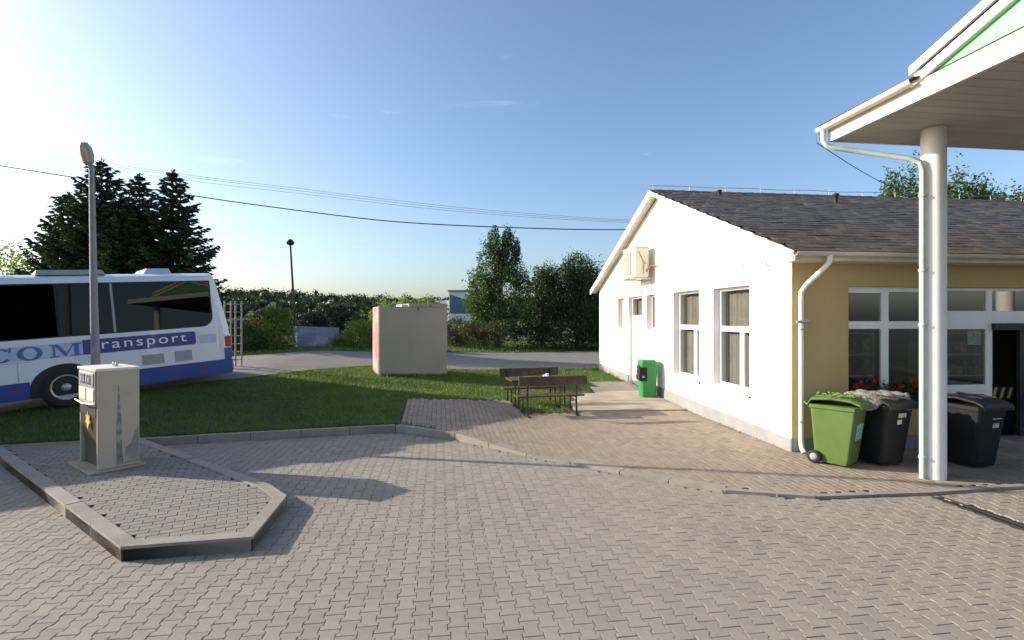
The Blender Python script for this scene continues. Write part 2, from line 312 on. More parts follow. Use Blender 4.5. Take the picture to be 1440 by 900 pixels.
def field(cells, outline, zf, name, m, parent, e1, e2, depth=.03, limit=300):
    """cells: (x,y) centres. the ones that show largest become objects, the rest one joined part"""
    vis = lambda c: (abs(c[0]) < c[1] * 1.0 and c[1] > 3.78)
    near = sorted([c for c in cells if vis(c)], key=lambda c: c[0]**2 + c[1]**2)[:limit]; ns = set(near)
    pm = paver_mesh(outline, depth=depth); me = pm.mesh(name, m); ang = math.atan2(e1.y, e1.x)
    grad = lambda c: ((zf(c[0]+.05, c[1]) - zf(c[0]-.05, c[1])) / .1, (zf(c[0], c[1]+.05) - zf(c[0], c[1]-.05)) / .1)
    for c in near:
        o = link(name, me, parent); o.location = (c[0], c[1], zf(*c) + rnd.uniform(-.0018, .0015)); gx_, gy_ = grad(c)
        o.rotation_euler = (Vector((0, 0, 1)).rotation_difference(Vector((-gx_ + rnd.gauss(0, .003), -gy_ + rnd.gauss(0, .003), 1))).to_matrix() @ Matrix.Rotation(ang + rnd.gauss(0, .005), 3, 'Z')).to_euler()
    rest = [c for c in cells if c not in ns]
    if rest:
        n = len(pm.v); base = np.array(pm.v); C = np.array(rest); N = len(rest)
        ang2 = ang + NR.normal(0, .006, N); ca, sa = np.cos(ang2)[:, None], np.sin(ang2)[:, None]
        X = base[None, :, 0] * ca - base[None, :, 1] * sa + C[:, 0:1]; Y = base[None, :, 0] * sa + base[None, :, 1] * ca + C[:, 1:2]
        Z0 = np.array([zf(*c) for c in rest])[:, None] + NR.uniform(-.0022, .0018, (N, 1))
        Z = base[None, :, 2] + Z0 + (base[None, :, 0] * NR.normal(0, .003, (N, 1)) + base[None, :, 1] * NR.normal(0, .003, (N, 1)))
        GR = np.array([grad(c) for c in rest]); Z = Z + GR[:, 0:1] * (X - C[:, 0:1]) + GR[:, 1:2] * (Y - C[:, 1:2])
        VV = np.stack([X, Y, Z], 2).reshape(-1, 3)
        fl = [np.array(f) for f in pm.f]; me2 = bpy.data.meshes.new(name + '_field')
        allf = []
        for k in range(N):
            o = k * n
            for f in pm.f: allf.append([i + o for i in f])
        me2.from_pydata(VV.tolist(), [], allf); me2.materials.append(m)
        o = link(name + '_field', me2, parent); o['kind'] = 'stuff'
ISL = [(-3.85,5.04), (-2.67,5.27), (-2.86,6.50), (-3.27,6.93), (-6.9,9.56), (-9.17,8.96)]
# inset polygon test for pavers
def inset_ok(p, poly, d):
    if not inside(p, poly): return False
    for i in range(len(poly)):
        a = Vector(poly[i]); b = Vector(poly[(i+1) % len(poly)]); t = (b - a).normalized(); q = Vector(p) - a
        if i != 4 and 0 <= q.dot(t) <= (b - a).length and abs(q.x * t.y - q.y * t.x) < d: return False
    return True
cells = []
for i in range(-150, 110):
    for j in range(-20, 75):
        u = i * .14; v = (j + (.5 if i % 2 else 0)) * .2
        p = E1 * u + E2 * v; x, y = p
        if y < 1.6 or x < -15 or x > 13 or y > yk(x) + .03 or abs(x) > y * 1.35 + 2.0: continue
        if inset_ok((x, y), ISL, .09): continue
        if 5.62 < x < 6.02 and y < 6.92 and abs(x - (5.72 + (6.92 - y) * .17)) < .085: continue
        cells.append((x, y))
field(cells, paver_outline(), lambda x, y: 0.0, 'paver', M['paver'], yard, E1, E2)

# kerb between yard and lawn, dropped towards the building
def kerb_top(x): return interp(x, [(-30, .16), (-1.3, .145), (.2, .05), (1.2, .040), (20, .040)])
kerb = thing('kerb', 'concrete kerb along the lawn, dropping flush in front of the building', None); kerb['kind'] = 'structure'
def kerb_line(pts, topf, wid, parent, name='kerb_stone', side=1, step=1.0, m=None, widf=None):
    for (a, b) in zip(pts, pts[1:]):
        a, b = Vector(a), Vector(b); L_ = (b - a).length; n = max(1, round(L_ / step)); t = (b - a) / L_; nn = Vector((-t.y, t.x)) * side
        for k in range(n):
            p = a + t * (L_ * k / n + .004); q = a + t * (L_ * (k+1) / n - .004); wd = wid if widf is None else widf((p.x + q.x) / 2)
            mb = MB(); z = rnd.uniform(-.004, .004)
            P = [p, q, q + nn * wd, p + nn * wd]
            mb.loft([[Vector((c.x, c.y, -.2)) for c in P], [Vector((c.x, c.y, topf(c.x, c.y) + z)) for c in P]])
            mb.build(name, m or M['kerb'], parent, bevel=.012, seg=2)
kp = [(x, y) for x, y in KERB if x >= -12 and x <= 6.7]; kp = [(-12, 8.18)] + [p for p in kp if p[0] > -12] + [(13, 7.89)]
kerb_line(kp, lambda x, y: kerb_top(x), .14, kerb, widf=lambda x: interp(x, [(-1.2, .12), (.2, .24), (2.6, .22), (3.5, .10)]))

# paved apron beside the building
ROT = math.atan2(.119, .9929); e1 = Vector((math.cos(ROT), math.sin(ROT))); e2 = Vector((-math.sin(ROT), math.cos(ROT))); C0 = Vector((4.89, 8.95))
def bl(x, y): p = C0 + e1 * x + e2 * y; return (p.x, p.y)        # building frame to world
def apron_z(x, y): return lawn_z(x, y) + .024
AP = [(-2.35,10.85), (-2.72,13.3), (-.1,13.45), (.25,12.0), (1.55,12.25), (1.95,12.7), bl(-.02, 3.9), bl(-.02, -.02), bl(9, -.02)]
AP += [(13, 7.9)] + [(x, y) for x, y in KERB[::-1] if -2.4 < x < 12]
bedm = MB(); tri = [Vector((x, y, 0)) for x, y in AP]
from mathutils.geometry import tessellate_polygon
sub = MB()
# bed as a fine sheet so that it follows the apron slope
cellsA = []; cb = []
for i in range(-30, 140):
    for j in range(-10, 90):
        u = i * .106 - 3.0; v = (j + (.5 if i % 2 else 0)) * .206 + 6.3
        p = E1 * u + E2 * v
        if inside((p.x, p.y), AP) and p.y > yk(p.x) + (.095 if p.x > 2.8 else .14): cellsA.append((p.x, p.y))
V = [(p.x, p.y, apron_z(p.x, p.y) - .016) for p in tri]
apb = MB(); gx = [-2.8 + .25 * i for i in range(64)]
for i in range(len(gx)-1):
    for j in range(40):
        y0 = 6.6 + .25 * j
        cpt = (gx[i] + .125, y0 + .125)
        if inside(cpt, AP) or any(inside(q, AP) for q in ((gx[i], y0), (gx[i+1], y0), (gx[i], y0+.25), (gx[i+1], y0+.25))):
            if all(yy > yk(xx) - .02 for xx, yy in ((gx[i], y0), (gx[i+1], y0))):
                apb.add([(gx[i], y0, apron_z(gx[i], y0)-.014), (gx[i+1], y0, apron_z(gx[i+1], y0)-.014), (gx[i+1], y0+.25, apron_z(gx[i+1], y0+.25)-.014), (gx[i], y0+.25, apron_z(gx[i], y0+.25)-.014)], [(0,1,2,3)])
apron = apb.build('apron_paving', M['joint'], fix=False); tag(apron, 'brown rectangular block paving between kerb and white building', kind='structure')
field(cellsA, [(-.0495,-.1015),(.0495,-.1015),(.0495,.1015),(-.0495,.1015)], apron_z, 'paver', M['apron_paver'], apron, E1, E2)

# concrete slab path to the side door
path = thing('path', 'worn pale concrete slabs leading to the side door', None); path['kind'] = 'structure'
for k, (s0, s1, o0, o1) in enumerate([(3.92,5.05,-2.9,-.02), (5.09,6.2,-2.5,-.02), (6.24,7.3,-1.7,-.02), (7.34,8.3,-1.25,-.02)]):
    mb = MB(); P = [bl(o0, s0), bl(o1, s0), bl(o1, s1), bl(o0 + rnd.uniform(-.2, .2), s1)]
    mb.loft([[Vector((x, y, -.1)) for x, y in P], [Vector((x, y, lawn_z(x, y) + .045)) for x, y in P]]); mb.build('slab', M['slab'], path, bevel=.01)

# pump island
isl = thing('pump_island', 'raised kerbed island of block paving carrying the fuel pump', None); isl['kind'] = 'structure'
ip = [ISL[5], ISL[0], ISL[1], ISL[2], ISL[3], ISL[4]]
kerb_line(ip, lambda x, y: .15, .15, isl, step=1.0, side=1)
mb = MB(); mb.prism([(x, y) for x, y in ISL], -.1, .118); mb.build('island_bed', M['joint'], isl)
f1 = Vector((.89, .456)).normalized(); f2 = Vector((-f1.y, f1.x)); ci = []
for i in range(-60, 60):
    for j in range(-40, 110):
        p = Vector((-5, 7)) + f1 * ((i + (.5 if j % 2 else 0)) * .206) + f2 * (j * .106)
        if inset_ok((p.x, p.y), ISL, .11): ci.append((p.x, p.y))
field(ci, [(-.1,-.05),(.1,-.05),(.1,.05),(-.1,.05)], lambda x, y: .138, 'paver', M['island_paver'], isl, f1, f2, depth=.022)

# drain slot at the right
dr = thing('drain_channel', 'dark narrow drain channel running across the paving at right', 'drain')
a = Vector((5.70, 6.90)); b = Vector((6.42, 2.7)); t = (b - a).normalized(); nn = Vector((-t.y, t.x))
mb = MB(); P = [a - nn*.05, b - nn*.05, b + nn*.05, a + nn*.05]
mb.loft([[Vector((p.x, p.y, -.06)) for p in P], [Vector((p.x, p.y, -.012)) for p in P]]); mb.build('channel', M['black'], dr)
for sgn in (-1, 1):
    mb = MB(); q0, q1 = a + nn*.055*sgn, b + nn*.055*sgn; P = [q0 - nn*.012, q1 - nn*.012, q1 + nn*.012, q0 + nn*.012]
    mb.loft([[Vector((p.x, p.y, -.06)) for p in P], [Vector((p.x, p.y, .004)) for p in P]]); mb.build('edge_rail', M['dark_metal'], dr)

# road behind the lawn
RN = [(-26,-3), (-17.5,5.2), (-12.2,10.3), (-7.6,14.7), (-6.4,16.6), (-5,18.4), (-2.1,18.9), (3.5,20.9), (9,22.5), (40,30)]
RF = [(-34,6), (-24,15), (-18,17.5), (-11.2,20.6), (-8.5,21.8), (-6.4,23.3), (-1.2,28), (5.3,32), (12,36), (44,48)]
rd = MB(); loops = []
for (a, b) in zip(range(len(RN)-1), range(1, len(RN))):
    for k in range(8 if b < len(RN)-1 else 9):
        f = k / 8; n0 = Vector(RN[a]).lerp(Vector(RN[b]), f); f0 = Vector(RF[a]).lerp(Vector(RF[b]), f)
        loops.append([n0.lerp(f0, q / 14) for q in range(15)])
ROADP = [tuple(l[0]) for l in loops] + [tuple(l[-1]) for l in loops[::-1]]
loops = [[Vector((p.x, p.y, (lawn_z(p.x, p.y) + .02) if p.y > yk(p.x) else .1)) for p in l] for l in loops]
rd.loft(loops, cap=False, smooth=True, closed=False)
tag(rd.build('road', M['asphalt'], fix=False), 'pale grey asphalt lane behind the lawn', kind='structure')

# ------------------------------------------------------------------ grass
BOXP = [(-4.5,15.9), (-2.0,15.6), (-1.7,18.0), (-4.4,18.2)]
def grass(n, xr, yr, h, wd, keep):
    X = NR.uniform(*xr, n); Y = NR.uniform(*yr, n); ok = np.array([keep(a, b) for a, b in zip(X, Y)]); X, Y = X[ok], Y[ok]; Z = np.array([lawn_z(a, b) for a, b in zip(X, Y)])
    base = np.repeat(np.stack([X, Y, Z], 1), 3, 0); N = len(base); base[:, :2] += NR.normal(0, .02, (N, 2)); base[:, 2] -= .004
    th = NR.uniform(0, 2*np.pi, N); hh = h * NR.uniform(.5, 1.3, N); lean = NR.uniform(.1, .8, N) * hh; ww = wd * NR.uniform(.7, 1.4, N)
    dx, dy = np.cos(th), np.sin(th); side = np.stack([-dy, dx, np.zeros(N)], 1) * ww[:, None]; tip = base + np.stack([dx*lean, dy*lean, hh], 1)
    return np.stack([base - side, base + side, tip], 1)
wallL = [bl(-.05, -.1), bl(12, -.1), bl(12, 12), bl(-.05, 11.7)]
PATHP = [bl(-2.9, 3.9), bl(0, 3.9), bl(0, 8.3), bl(-1.3, 8.3), bl(-1.7, 7.3), bl(-2.5, 6.2)]
def lawn_ok(x, y):
    if y < yk(x) + .13 or inside((x, y), AP) or inside((x, y), ROADP) or inside((x, y), wallL): return False
    if inside((x, y), PATHP): return False
    if x > 1.4 and y < 13.6 and rnd.random() < .6: return False
    return abs(x) < y * 1.08
G = np.concatenate([grass(85000, (-13.5, 5), (8.5, 21), .065, .007, lawn_ok), grass(26000, (-24, 8), (19, 40), .13, .014, lambda x, y: (not inside((x, y), ROADP)) and abs(x) < y * .75 and not inside((x, y), wallL) and y > yk(x) + 9.5)])
edge = []
def tuft(x, y, h, n):
    for k in range(n):
        a = rnd.uniform(0, 6.28); bx0, by0 = x + rnd.gauss(0, .03), y + rnd.gauss(0, .03); z = zone_z(bx0, by0) - .005; hh = h * rnd.uniform(.5, 1.3); l = hh * rnd.uniform(.2, .8)
        edge.append([[bx0 - .007*math.sin(a), by0 + .007*math.cos(a), z], [bx0 + .007*math.sin(a), by0 - .007*math.cos(a), z], [bx0 + l*math.cos(a), by0 + l*math.sin(a), z + hh]])
for k in range(420):
    x = rnd.uniform(-9.5, -1.6); tuft(x, yk(x) + .16 + abs(rnd.gauss(0, .03)), .10, 5)
for k in range(90):
    x, y = bl(-.05 - abs(rnd.gauss(0, .03)), rnd.choice([rnd.uniform(8.4, 11.6), rnd.uniform(.2, 5)])); tuft(x, y, .07 if y < 15 else .16, 3)
cb_, sb_ = math.cos(R(24)), math.sin(R(24))
for k in range(160):
    t_ = rnd.uniform(-.02, 2.26); tuft(-4.22 + cb_*t_ + sb_*.05, 16.25 + sb_*t_ - cb_*.05, .13, 4)
G = np.concatenate([G, np.array(edge)])
tag(link('grass', quads_mesh('grass', G, M['grass'])), 'short green lawn grass between the kerb and the lane', kind='stuff')
# ------------------------------------------------------------------ station building
BW, BD, EZ, RZ = 13.0, 11.65, 3.62, 5.98      # front width, depth, eave height, ridge height
bld = thing('station_building', 'white and yellow rendered single storey station shop with brown shingle roof', 'building', (C0.x, C0.y, 0), ROT)
def wall_cells(us, zs, openings, put):
    us = sorted(set(us + [v for o in openings for v in o[:2]])); zs = sorted(set(zs + [v for o in openings for v in o[2:]]))
    for a, b in zip(us, us[1:]):
        runs = []
        for c, d in zip(zs, zs[1:]):
            if any(o[0] - 1e-6 <= a and b <= o[1] + 1e-6 and o[2] - 1e-6 <= c and d <= o[3] + 1e-6 for o in openings): continue
            if runs and abs(runs[-1][1] - c) < 1e-6: runs[-1][1] = d
            else: runs.append([c, d])
        for c, d in runs: put(a, b, c, d)
TH = .32
GO = [(1.27,2.70,.90,3.06), (3.36,4.78,.90,3.08), (6.03,6.68,2.04,3.09), (7.04,8.26,.06,3.09), (8.75,9.36,2.03,3.09)]
mb = MB(); wall_cells([0, BD], [-.1, EZ], GO, lambda a, b, c, d: mb.box(0, TH, a, b, c, d))
mid = BD / 2
P = [(0, EZ), (BD, EZ), (mid, RZ - .1)]
mb.loft([[Vector((0, y, z)) for y, z in P], [Vector((TH, y, z)) for y, z in P]])
tag(mb.build('gable_wall', M['white_wall'], bld), 'bright white gable wall')
FO = [(1.08,2.86,.85,2.96), (3.0,6.3,.12,2.96)]
mb = MB(); wall_cells([.003, BW], [-.1, EZ - .02], FO, lambda a, b, c, d: mb.box(a, b, -.005, TH, c, d)); tag(mb.build('front_wall', M['yellow_wall'], bld), 'yellow front wall under the eaves')
mb = MB(); mb.box(TH, BW, BD - TH, BD - .004, -.1, EZ); mb.build('back_wall', M['white_wall'], bld)
mb = MB(); mb.box(BW, BW + TH, 0, BD, -.1, EZ); mb.loft([[Vector((BW, y, z)) for y, z in P], [Vector((BW + TH, y, z)) for y, z in P]]); mb.build('far_gable_wall', M['white_wall'], bld)
mb = MB(); mb.box(TH, BW, TH, BD - TH, .02, .11); mb.build('floor', M['slab'], bld)
mb = MB(); mb.box(TH, BW, TH, BD - TH, 3.2, 3.3); mb.build('ceiling', M['interior'], bld)
mb = MB(); mb.box(TH, BW, 4.4, 4.5, .1, 3.2); mb.build('partition', M['interior'], bld)
# plinth: follows the rising ground along the gable
mb = MB()
for a, b in ((-.004, 7.04), (8.26, BD)):
    za = .275 + .027 * max(a, 0); zb = .275 + .027 * b
    mb.loft([[Vector((-.018, a, -.1)), Vector((.01, a, -.1)), Vector((.01, a, za)), Vector((-.018, a, za))], [Vector((-.018, b, -.1)), Vector((.01, b, -.1)), Vector((.01, b, zb)), Vector((-.018, b, zb))]])
mb.box(-.018, 4.05, -.016, .01, -.1, .30)
mb.build('plinth', M['plinth'], bld)
# ---- gable windows
def gable_window(y0, y1, z0, z1, split, transom):
    wn = MB(); X0, X1 = .15, .215; fw = .065
    w_ = bpy.data.objects.new('window', None); COL.objects.link(w_); w_.parent = bld
    for a, b, c, d in ((y0,y1,z1-fw,z1), (y0,y1,z0,z0+fw), (y0,y0+fw,z0+fw,z1-fw), (y1-fw,y1,z0+fw,z1-fw)): wn.box(X0, X1, a, b, c, d)
    bars = []
    if transom: wn.box(X0+.002, X1, y0+fw, y1-fw, transom-.06, transom+.06); bars.append(transom)
    if split: wn.box(X0+.004, X1-.002, split-.075, split+.075, z0+fw, (transom-.06) if transom else z1-fw)
    wn.build('frame', M['pvc'], w_, bevel=.006)
    def pane(a, b, c, d):
        m_ = MB(); m_.box(.178, .184, a, b, c, d); m_.build('pane', M['glass'], w_)
    if transom:
        pane(y0+fw, y1-fw, transom+.06, z1-fw)
        pane(y0+fw, split-.075, z0+fw, transom-.06); pane(split+.075, y1-fw, z0+fw, transom-.06)
    else: pane(y0+fw, y1-fw, z0+fw, z1-fw)
    s_ = MB(); s_.box(-.05, .15, y0-.03, y1+.03, z0-.035, z0+.006); s_.build('sill', M['white_paint'], w_, bevel=.008)
    c_ = MB(); n = 40; pts = []
    for k in range(n+1):
        yy = y0 + .02 + (y1 - y0 - .04) * k / n; xx = .33 + .025 * math.sin(k * 1.7) + .01 * math.sin(k * .6)
        pts.append((xx, yy))
    c_.loft([[Vector((x, y, z0 - .05)) for x, y in pts], [Vector((x, y, z1)) for x, y in pts]], cap=False, smooth=True, closed=False)
    c_.build('curtain', M['curtain'], w_)
gable_window(1.27, 2.70, .90, 3.06, 1.80, 2.16)
gable_window(3.36, 4.78, .90, 3.08, 3.86, 2.16)
gable_window(6.03, 6.68, 2.04, 3.09, None, None)
gable_window(8.75, 9.36, 2.03, 3.09, None, None)
# side door with fanlight
dd = MB(); dd.box(.13, .19, 7.10, 8.20, .10, 2.42); door = dd.build('door', M['white_paint'], bld, bevel=.008)
for z0, z1 in ((.3, 1.1), (1.25, 2.25)):
    pn = MB(); pn.box(.121, .135, 7.25, 8.05, z0, z1); pn.build('door_panel', M['white_paint'], door, bevel=.006)
hb = MB(); hb.tube([(.13, 8.08, 1.15), (.075, 8.08, 1.15), (.07, 7.96, 1.15)], .012, 8); hb.build('handle', M['steel'], door)
dfm = MB(); dfm.box(.12, .2, 7.04, 7.10, .06, 3.09); dfm.box(.12, .2, 8.20, 8.26, .06, 3.09); dfm.box(.122, .2, 7.10, 8.20, 3.03, 3.09); dfm.box(.118, .2, 7.10, 8.20, 2.42, 2.49); dfm.build('door_frame', M['pvc'], bld)
fl = MB(); fl.box(.15, .158, 7.10, 8.20, 2.49, 3.03); fl.build('fanlight', M['glass'], bld)
fl = MB(); fl.box(.3, .31, 7.0, 8.3, 2.3, 3.1); fl.build('curtain', M['curtain'], bld)
st = MB(); st.box(-.35, .12, 7.0, 8.3, .0, .13); st.build('door_step', M['slab'], bld, bevel=.012)
# ---- shop front
sf = bpy.data.objects.new('shop_front', None); COL.objects.link(sf); sf.parent = bld
FY0, FY1 = .10, .17
fr = MB()
def bar(x0, x1, z0, z1, q=0): fr.box(x0, x1, FY0 + q, FY1 + q, z0, z1)
bar(1.08,1.145,.85,2.96); bar(1.83,1.97,.85,2.96,.002); bar(2.79,2.86,.85,2.96); bar(1.145,1.83,2.85,2.96,-.003); bar(1.97,2.79,2.87,2.96,-.003); bar(1.145,1.83,2.20,2.34,.004); bar(1.97,2.79,2.20,2.34,.004); bar(1.145,1.83,.85,.93,.004); bar(1.97,2.79,.85,.93,.004)
bar(3.0,3.07,.12,2.96); bar(3.98,4.10,.12,2.96,.002); bar(6.23,6.30,.12,2.96); bar(5.2,5.32,.12,2.96,.002)
for a, b in ((3.07,3.98), (4.10,5.2), (5.32,6.23)):
    bar(a, b, 2.90, 2.96, .004); bar(a, b, 2.19, 2.53, .004)
bar(3.07,3.98,1.05,1.16,.004); bar(5.32,6.23,1.05,1.16,.004)
fr.build('frame', M['pvc'], sf, bevel=.006)
pl = MB(); pl.box(3.07,3.98,.12,.15,.12,1.05); pl.build('lower_panel', M['pvc'], sf); pl = MB(); pl.box(5.32,6.23,.12,.15,.12,1.05); pl.build('lower_panel', M['pvc'], sf)
for a, b, c, d in ((1.145,1.83,2.34,2.85), (1.97,2.79,2.34,2.87), (1.145,1.83,.93,2.20), (1.97,2.79,.93,2.20), (3.07,3.98,2.53,2.90), (4.10,5.2,2.53,2.90), (5.32,6.23,2.53,2.90), (3.07,3.98,1.16,2.19), (5.32,6.23,1.16,2.19)):
    p_ = MB(); p_.box(a, b, .13, .136, c, d); p_.build('pane', M['shop_glass'], sf)
nt_ = MB(); nt_.box(3.62,3.90,.137,.140,1.90,2.16); nt_.build('paper_notice', mat('paper_notice', (.62,.62,.58), .7, .1, 8, dirt=(.25,.25,.24), dscale=22, dpos=(.52,.58)), sf)
sl = MB(); sl.box(1.02, 2.92, -.05, .10, .815, .853); sl.build('sill', M['white_paint'], bld, bevel=.008)
# entrance: dark sliding leaf, half open
ed = bpy.data.objects.new('entrance_door', None); COL.objects.link(ed); ed.parent = bld
m_ = MB(); m_.box(4.60,4.67,.03,.09,.21,2.17); m_.box(5.18,5.25,.03,.09,.21,2.17); m_.box(4.67,5.18,.035,.085,.21,.30); m_.box(4.67,5.18,.035,.085,2.10,2.17); m_.box(4.08,5.32,.025,.098,2.175,2.30); m_.build('leaf_frame', M['dark_metal'], ed)
m_ = MB(); m_.box(4.67,5.18,.056,.062,.30,2.10); m_.build('pane', M['shop_glass'], ed)
m_ = MB(); m_.box(4.02,6.35,-.55,.10,.02,.20); m_.build('threshold_step', M['steel'], bld, bevel=.01)
# ---- roof
OV, GOV = .42, .24
slope = (RZ - EZ) / mid
def roof_pt(x, y, up=0):
    z = EZ + .06 + slope * (y if y < mid else BD - y); nl = math.hypot(1, slope)
    return Vector((x, y, z + up * nl))
X0, X1 = -GOV, BW + TH + GOV
roof = bpy.data.objects.new('roof', None); COL.objects.link(roof); roof.parent = bld
dk = MB()
for a, b in ((-OV, mid), (mid, BD + OV)):
    p = [roof_pt(X0, a), roof_pt(X1, a), roof_pt(X1, b), roof_pt(X0, b)]
    dk.loft([[q - Vector((0,0,.05)) for q in p], p])
dk.build('roof_deck', M['roof_dark'], roof)
# shingles of the visible slope
SW, SE = .30, .24
ln = math.hypot(1, slope); nrows = int((mid + OV) * ln / SE) + 1
shp = MB(); shp.box(-SW/2+.004, SW/2-.004, -.01, SE*1.25, 0, .012)
shm = shp.mesh('shingle', M['shingle']); shg = shp.mesh('shingle', M['shingle_grey']); rust = lambda c: rnd.random() < clamp(1.15 - (c[1] + OV) / 2.0, .04, 1); mi_ = []; tilt = math.atan(slope)
cand = []
for r in range(nrows):
    s = -.04 + r * SE
    for k in range(int((X1 - X0) / SW) + 1):
        x = X0 + (k + (.5 if r % 2 else 0)) * SW + .1
        y = -OV + s / ln
        if x > X1 - .1 or y > mid - .1: continue
        cand.append((x, y))
def wd(c): p = bl(*c); return p[0]**2 + p[1]**2
visr = [c for c in cand if bl(*c)[0] < bl(*c)[1] * 1.02]
nearS = set(sorted(visr, key=wd)[:300]); rest = MB()
for c in cand:
    Mx = Matrix.Translation(roof_pt(c[0], c[1]) + Vector((0,0,.012 + rnd.uniform(0,.006)))) @ Matrix.Rotation(tilt - .022 + rnd.gauss(0, .012), 4, 'X') @ Matrix.Rotation(rnd.gauss(0, .02), 4, 'Z')
    if c in nearS:
        o = link('shingle', shm if rust(c) else shg, roof); o.matrix_local = Mx
    else:
        rest.box(-SW/2+.004, SW/2-.004, -.01, SE*1.25, 0, .012, Mx); mi_ += [0 if rust(c) else 1] * 6
o = rest.build('shingle_field', M['shingle'], roof, fix=False); o['kind'] = 'stuff'; o.data.materials.append(M['shingle_grey']); o.data.polygons.foreach_set('material_index', mi_)
b2 = MB(); n2 = int((mid + OV) * ln / SE)
for r in range(n2):
    y = BD + OV - r * SE / ln; p = [roof_pt(X0, min(y, BD+OV), .008), roof_pt(X1, min(y, BD+OV), .008), roof_pt(X1, y - SE/ln*1.2, .004), roof_pt(X0, y - SE/ln*1.2, .004)]
    b2.loft([p, [q + Vector((0,0,.02)) for q in p]])
o = b2.build('back_shingle_courses', M['shingle'], roof)
rc = MB()
for k in range(int((X1-X0)/.35)):
    x = X0 + k * .35; pz = roof_pt(x, mid).z
    rc.loft([[Vector((x, mid-.13, pz-.035)), Vector((x, mid, pz+.045)), Vector((x, mid+.13, pz-.035))], [Vector((x+.37, mid-.13, pz-.022)), Vector((x+.37, mid, pz+.058)), Vector((x+.37, mid+.13, pz-.022))]], cap=True)
rc.build('ridge_cap', M['shingle'], roof)
# rake boards, rake soffit, eaves
for sgn, (a, b) in ((1, (-OV, mid)), (-1, (BD + OV, mid))):
    mb = MB(); pa, pb = roof_pt(X0, a), roof_pt(X0, b); dn = Vector((0,0,-.17 if sgn == -1 else -.075))
    if sgn == 1: pa = roof_pt(X0, a)
    mb.loft([[pa + Vector((-.03,0,.015)), pa + Vector((.0,0,.015)), pa + dn, pa + dn + Vector((-.03,0,0))], [pb + Vector((-.03,0,.015)), pb + Vector((.0,0,.015)), pb + dn, pb + dn + Vector((-.03,0,0))]])
    mb.build('rake_board', M['white_paint'], roof)
    mb = MB(); q = [pa + Vector((0,0,-.12)), pb + Vector((0,0,-.12)), pb + Vector((GOV-.002,0,-.12)), pa + Vector((GOV-.002,0,-.12))]
    mb.loft([q, [v + Vector((0,0,.05)) for v in q]]); mb.build('rake_soffit', M['trim'], roof)
mb = MB(); ez = roof_pt(0, -OV).z
mb.box(X0 + .002, X1, -OV + .003, -OV + .03, ez - .15, ez - .005); mb.build('fascia', M['trim'], roof)
mb = MB(); mb.box(X0 + .01, X1, -OV + .032, -.002, ez - .15, ez - .125); mb.box(X0 + .01, 0, -OV + .03, 0, ez - .12, ez + .0); mb.build('eave_soffit', M['trim'], roof)
def half_gutter(mb, a, b, r=.065, n=10):
    a, b = Vector(a), Vector(b); t = (b - a).normalized(); s_ = t.cross(Vector((0,0,1))).normalized(); out_, inn = [], []
    prof = [(-math.cos(math.pi*k/n) , -math.sin(math.pi*k/n)) for k in range(n+1)]
    loop = lambda p, rr: [p + s_ * c * rr + Vector((0,0,1)) * s2 * rr for c, s2 in prof]
    la = loop(a, r) + loop(a, r - .006)[::-1]; lb = loop(b, r) + loop(b, r - .006)[::-1]
    mb.loft([la, lb], cap=True, smooth=False)
gt = MB(); half_gutter(gt, (X0 - .05, -OV - .075, ez - .015), (X1, -OV - .075, ez - .035), .068); gt.build('gutter', M['trim'], roof)
dp = MB(); dp.tube([(.33,-OV-.075,ez-.06), (.33,-OV-.075,ez-.16), (.31,-OV-.02,ez-.24), (.14,-.17,ez-.55), (.12,-.085,ez-.66), (.12,-.075,ez-.8), (.12,-.075,.28), (.12,-.10,.14), (.12,-.16,.08)], .043, 12)
dp.build('downpipe', M['white_paint'], bld)
for z in (.6, 2.2, 2.85):
    c_ = MB(); c_.lathe([(.05,-.015),(.05,.015)], 12, Matrix.Translation((.12,-.075,z))); c_.box(.11,.13,-.08,.01,z-.012,z+.012); c_.build('pipe_clamp', M['steel'], bld)
wl = MB(); wl.tube([(.12,0,2.34), (.12,-.13,2.34)], .018, 8); wl.tube([(-.0,-.13,2.33),(.08,-.13,2.335),(.22,-.13,2.345)], [.02,.032,.03], 10); wl.build('wall_tap', M['steel'], bld)
# lightning wire on the ridge
lw = MB(); ptz = lambda x: roof_pt(x, mid).z
pts = [(x, mid, ptz(x) + .16 + .012 * math.sin(x * 3)) for x in [X0 - .02 + .5 * k for k in range(int((X1-X0)/.5)+1)]]
lw.tube(pts, .008, 6); 
for x in [X0 + .1 + 1.1 * k for k in range(12)]: lw.tube([(x, mid, ptz(x)), (x, mid, ptz(x) + .19)], .009, 6)
lw.build('lightning_wire', M['steel'], roof)
vp = MB(); vp.lathe([(.05,0),(.05,.2),(.09,.21),(.09,.25),(.02,.29)], 12, Matrix.Translation(roof_pt(4.6, mid - 1.2))); vp.build('roof_vent', M['roof_dark'], roof)
vp = MB(); vp.lathe([(.04,0),(.04,.12),(.07,.13),(.07,.16)], 12, Matrix.Translation(roof_pt(1.6, mid - .5))); vp.build('roof_vent', M['roof_dark'], roof)
# small wall fittings
for y, z in ((.62, 3.42), (1.42, 3.45)):
    h_ = MB(); h_.tube([(0,y,z-.04), (-.06,y,z-.04), (-.07,y,z), (-.06,y,z+.04), (0,y,z+.04)], .009, 6); h_.build('wall_hook', M['dark_metal'], bld)
for y, z in ((1.25, .82), (3.32, .84)):
    h_ = MB(); h_.box(-.03, 0, y-.02, y+.02, z-.02, z+.02); h_.build('cable_socket', M['dark_metal'], bld, bevel=.004)
h_ = MB(); h_.tube([(-.012,5.45,2.0), (-.012,5.45,1.5)], .006, 6); h_.build('cable', M['pole_grey'], bld)

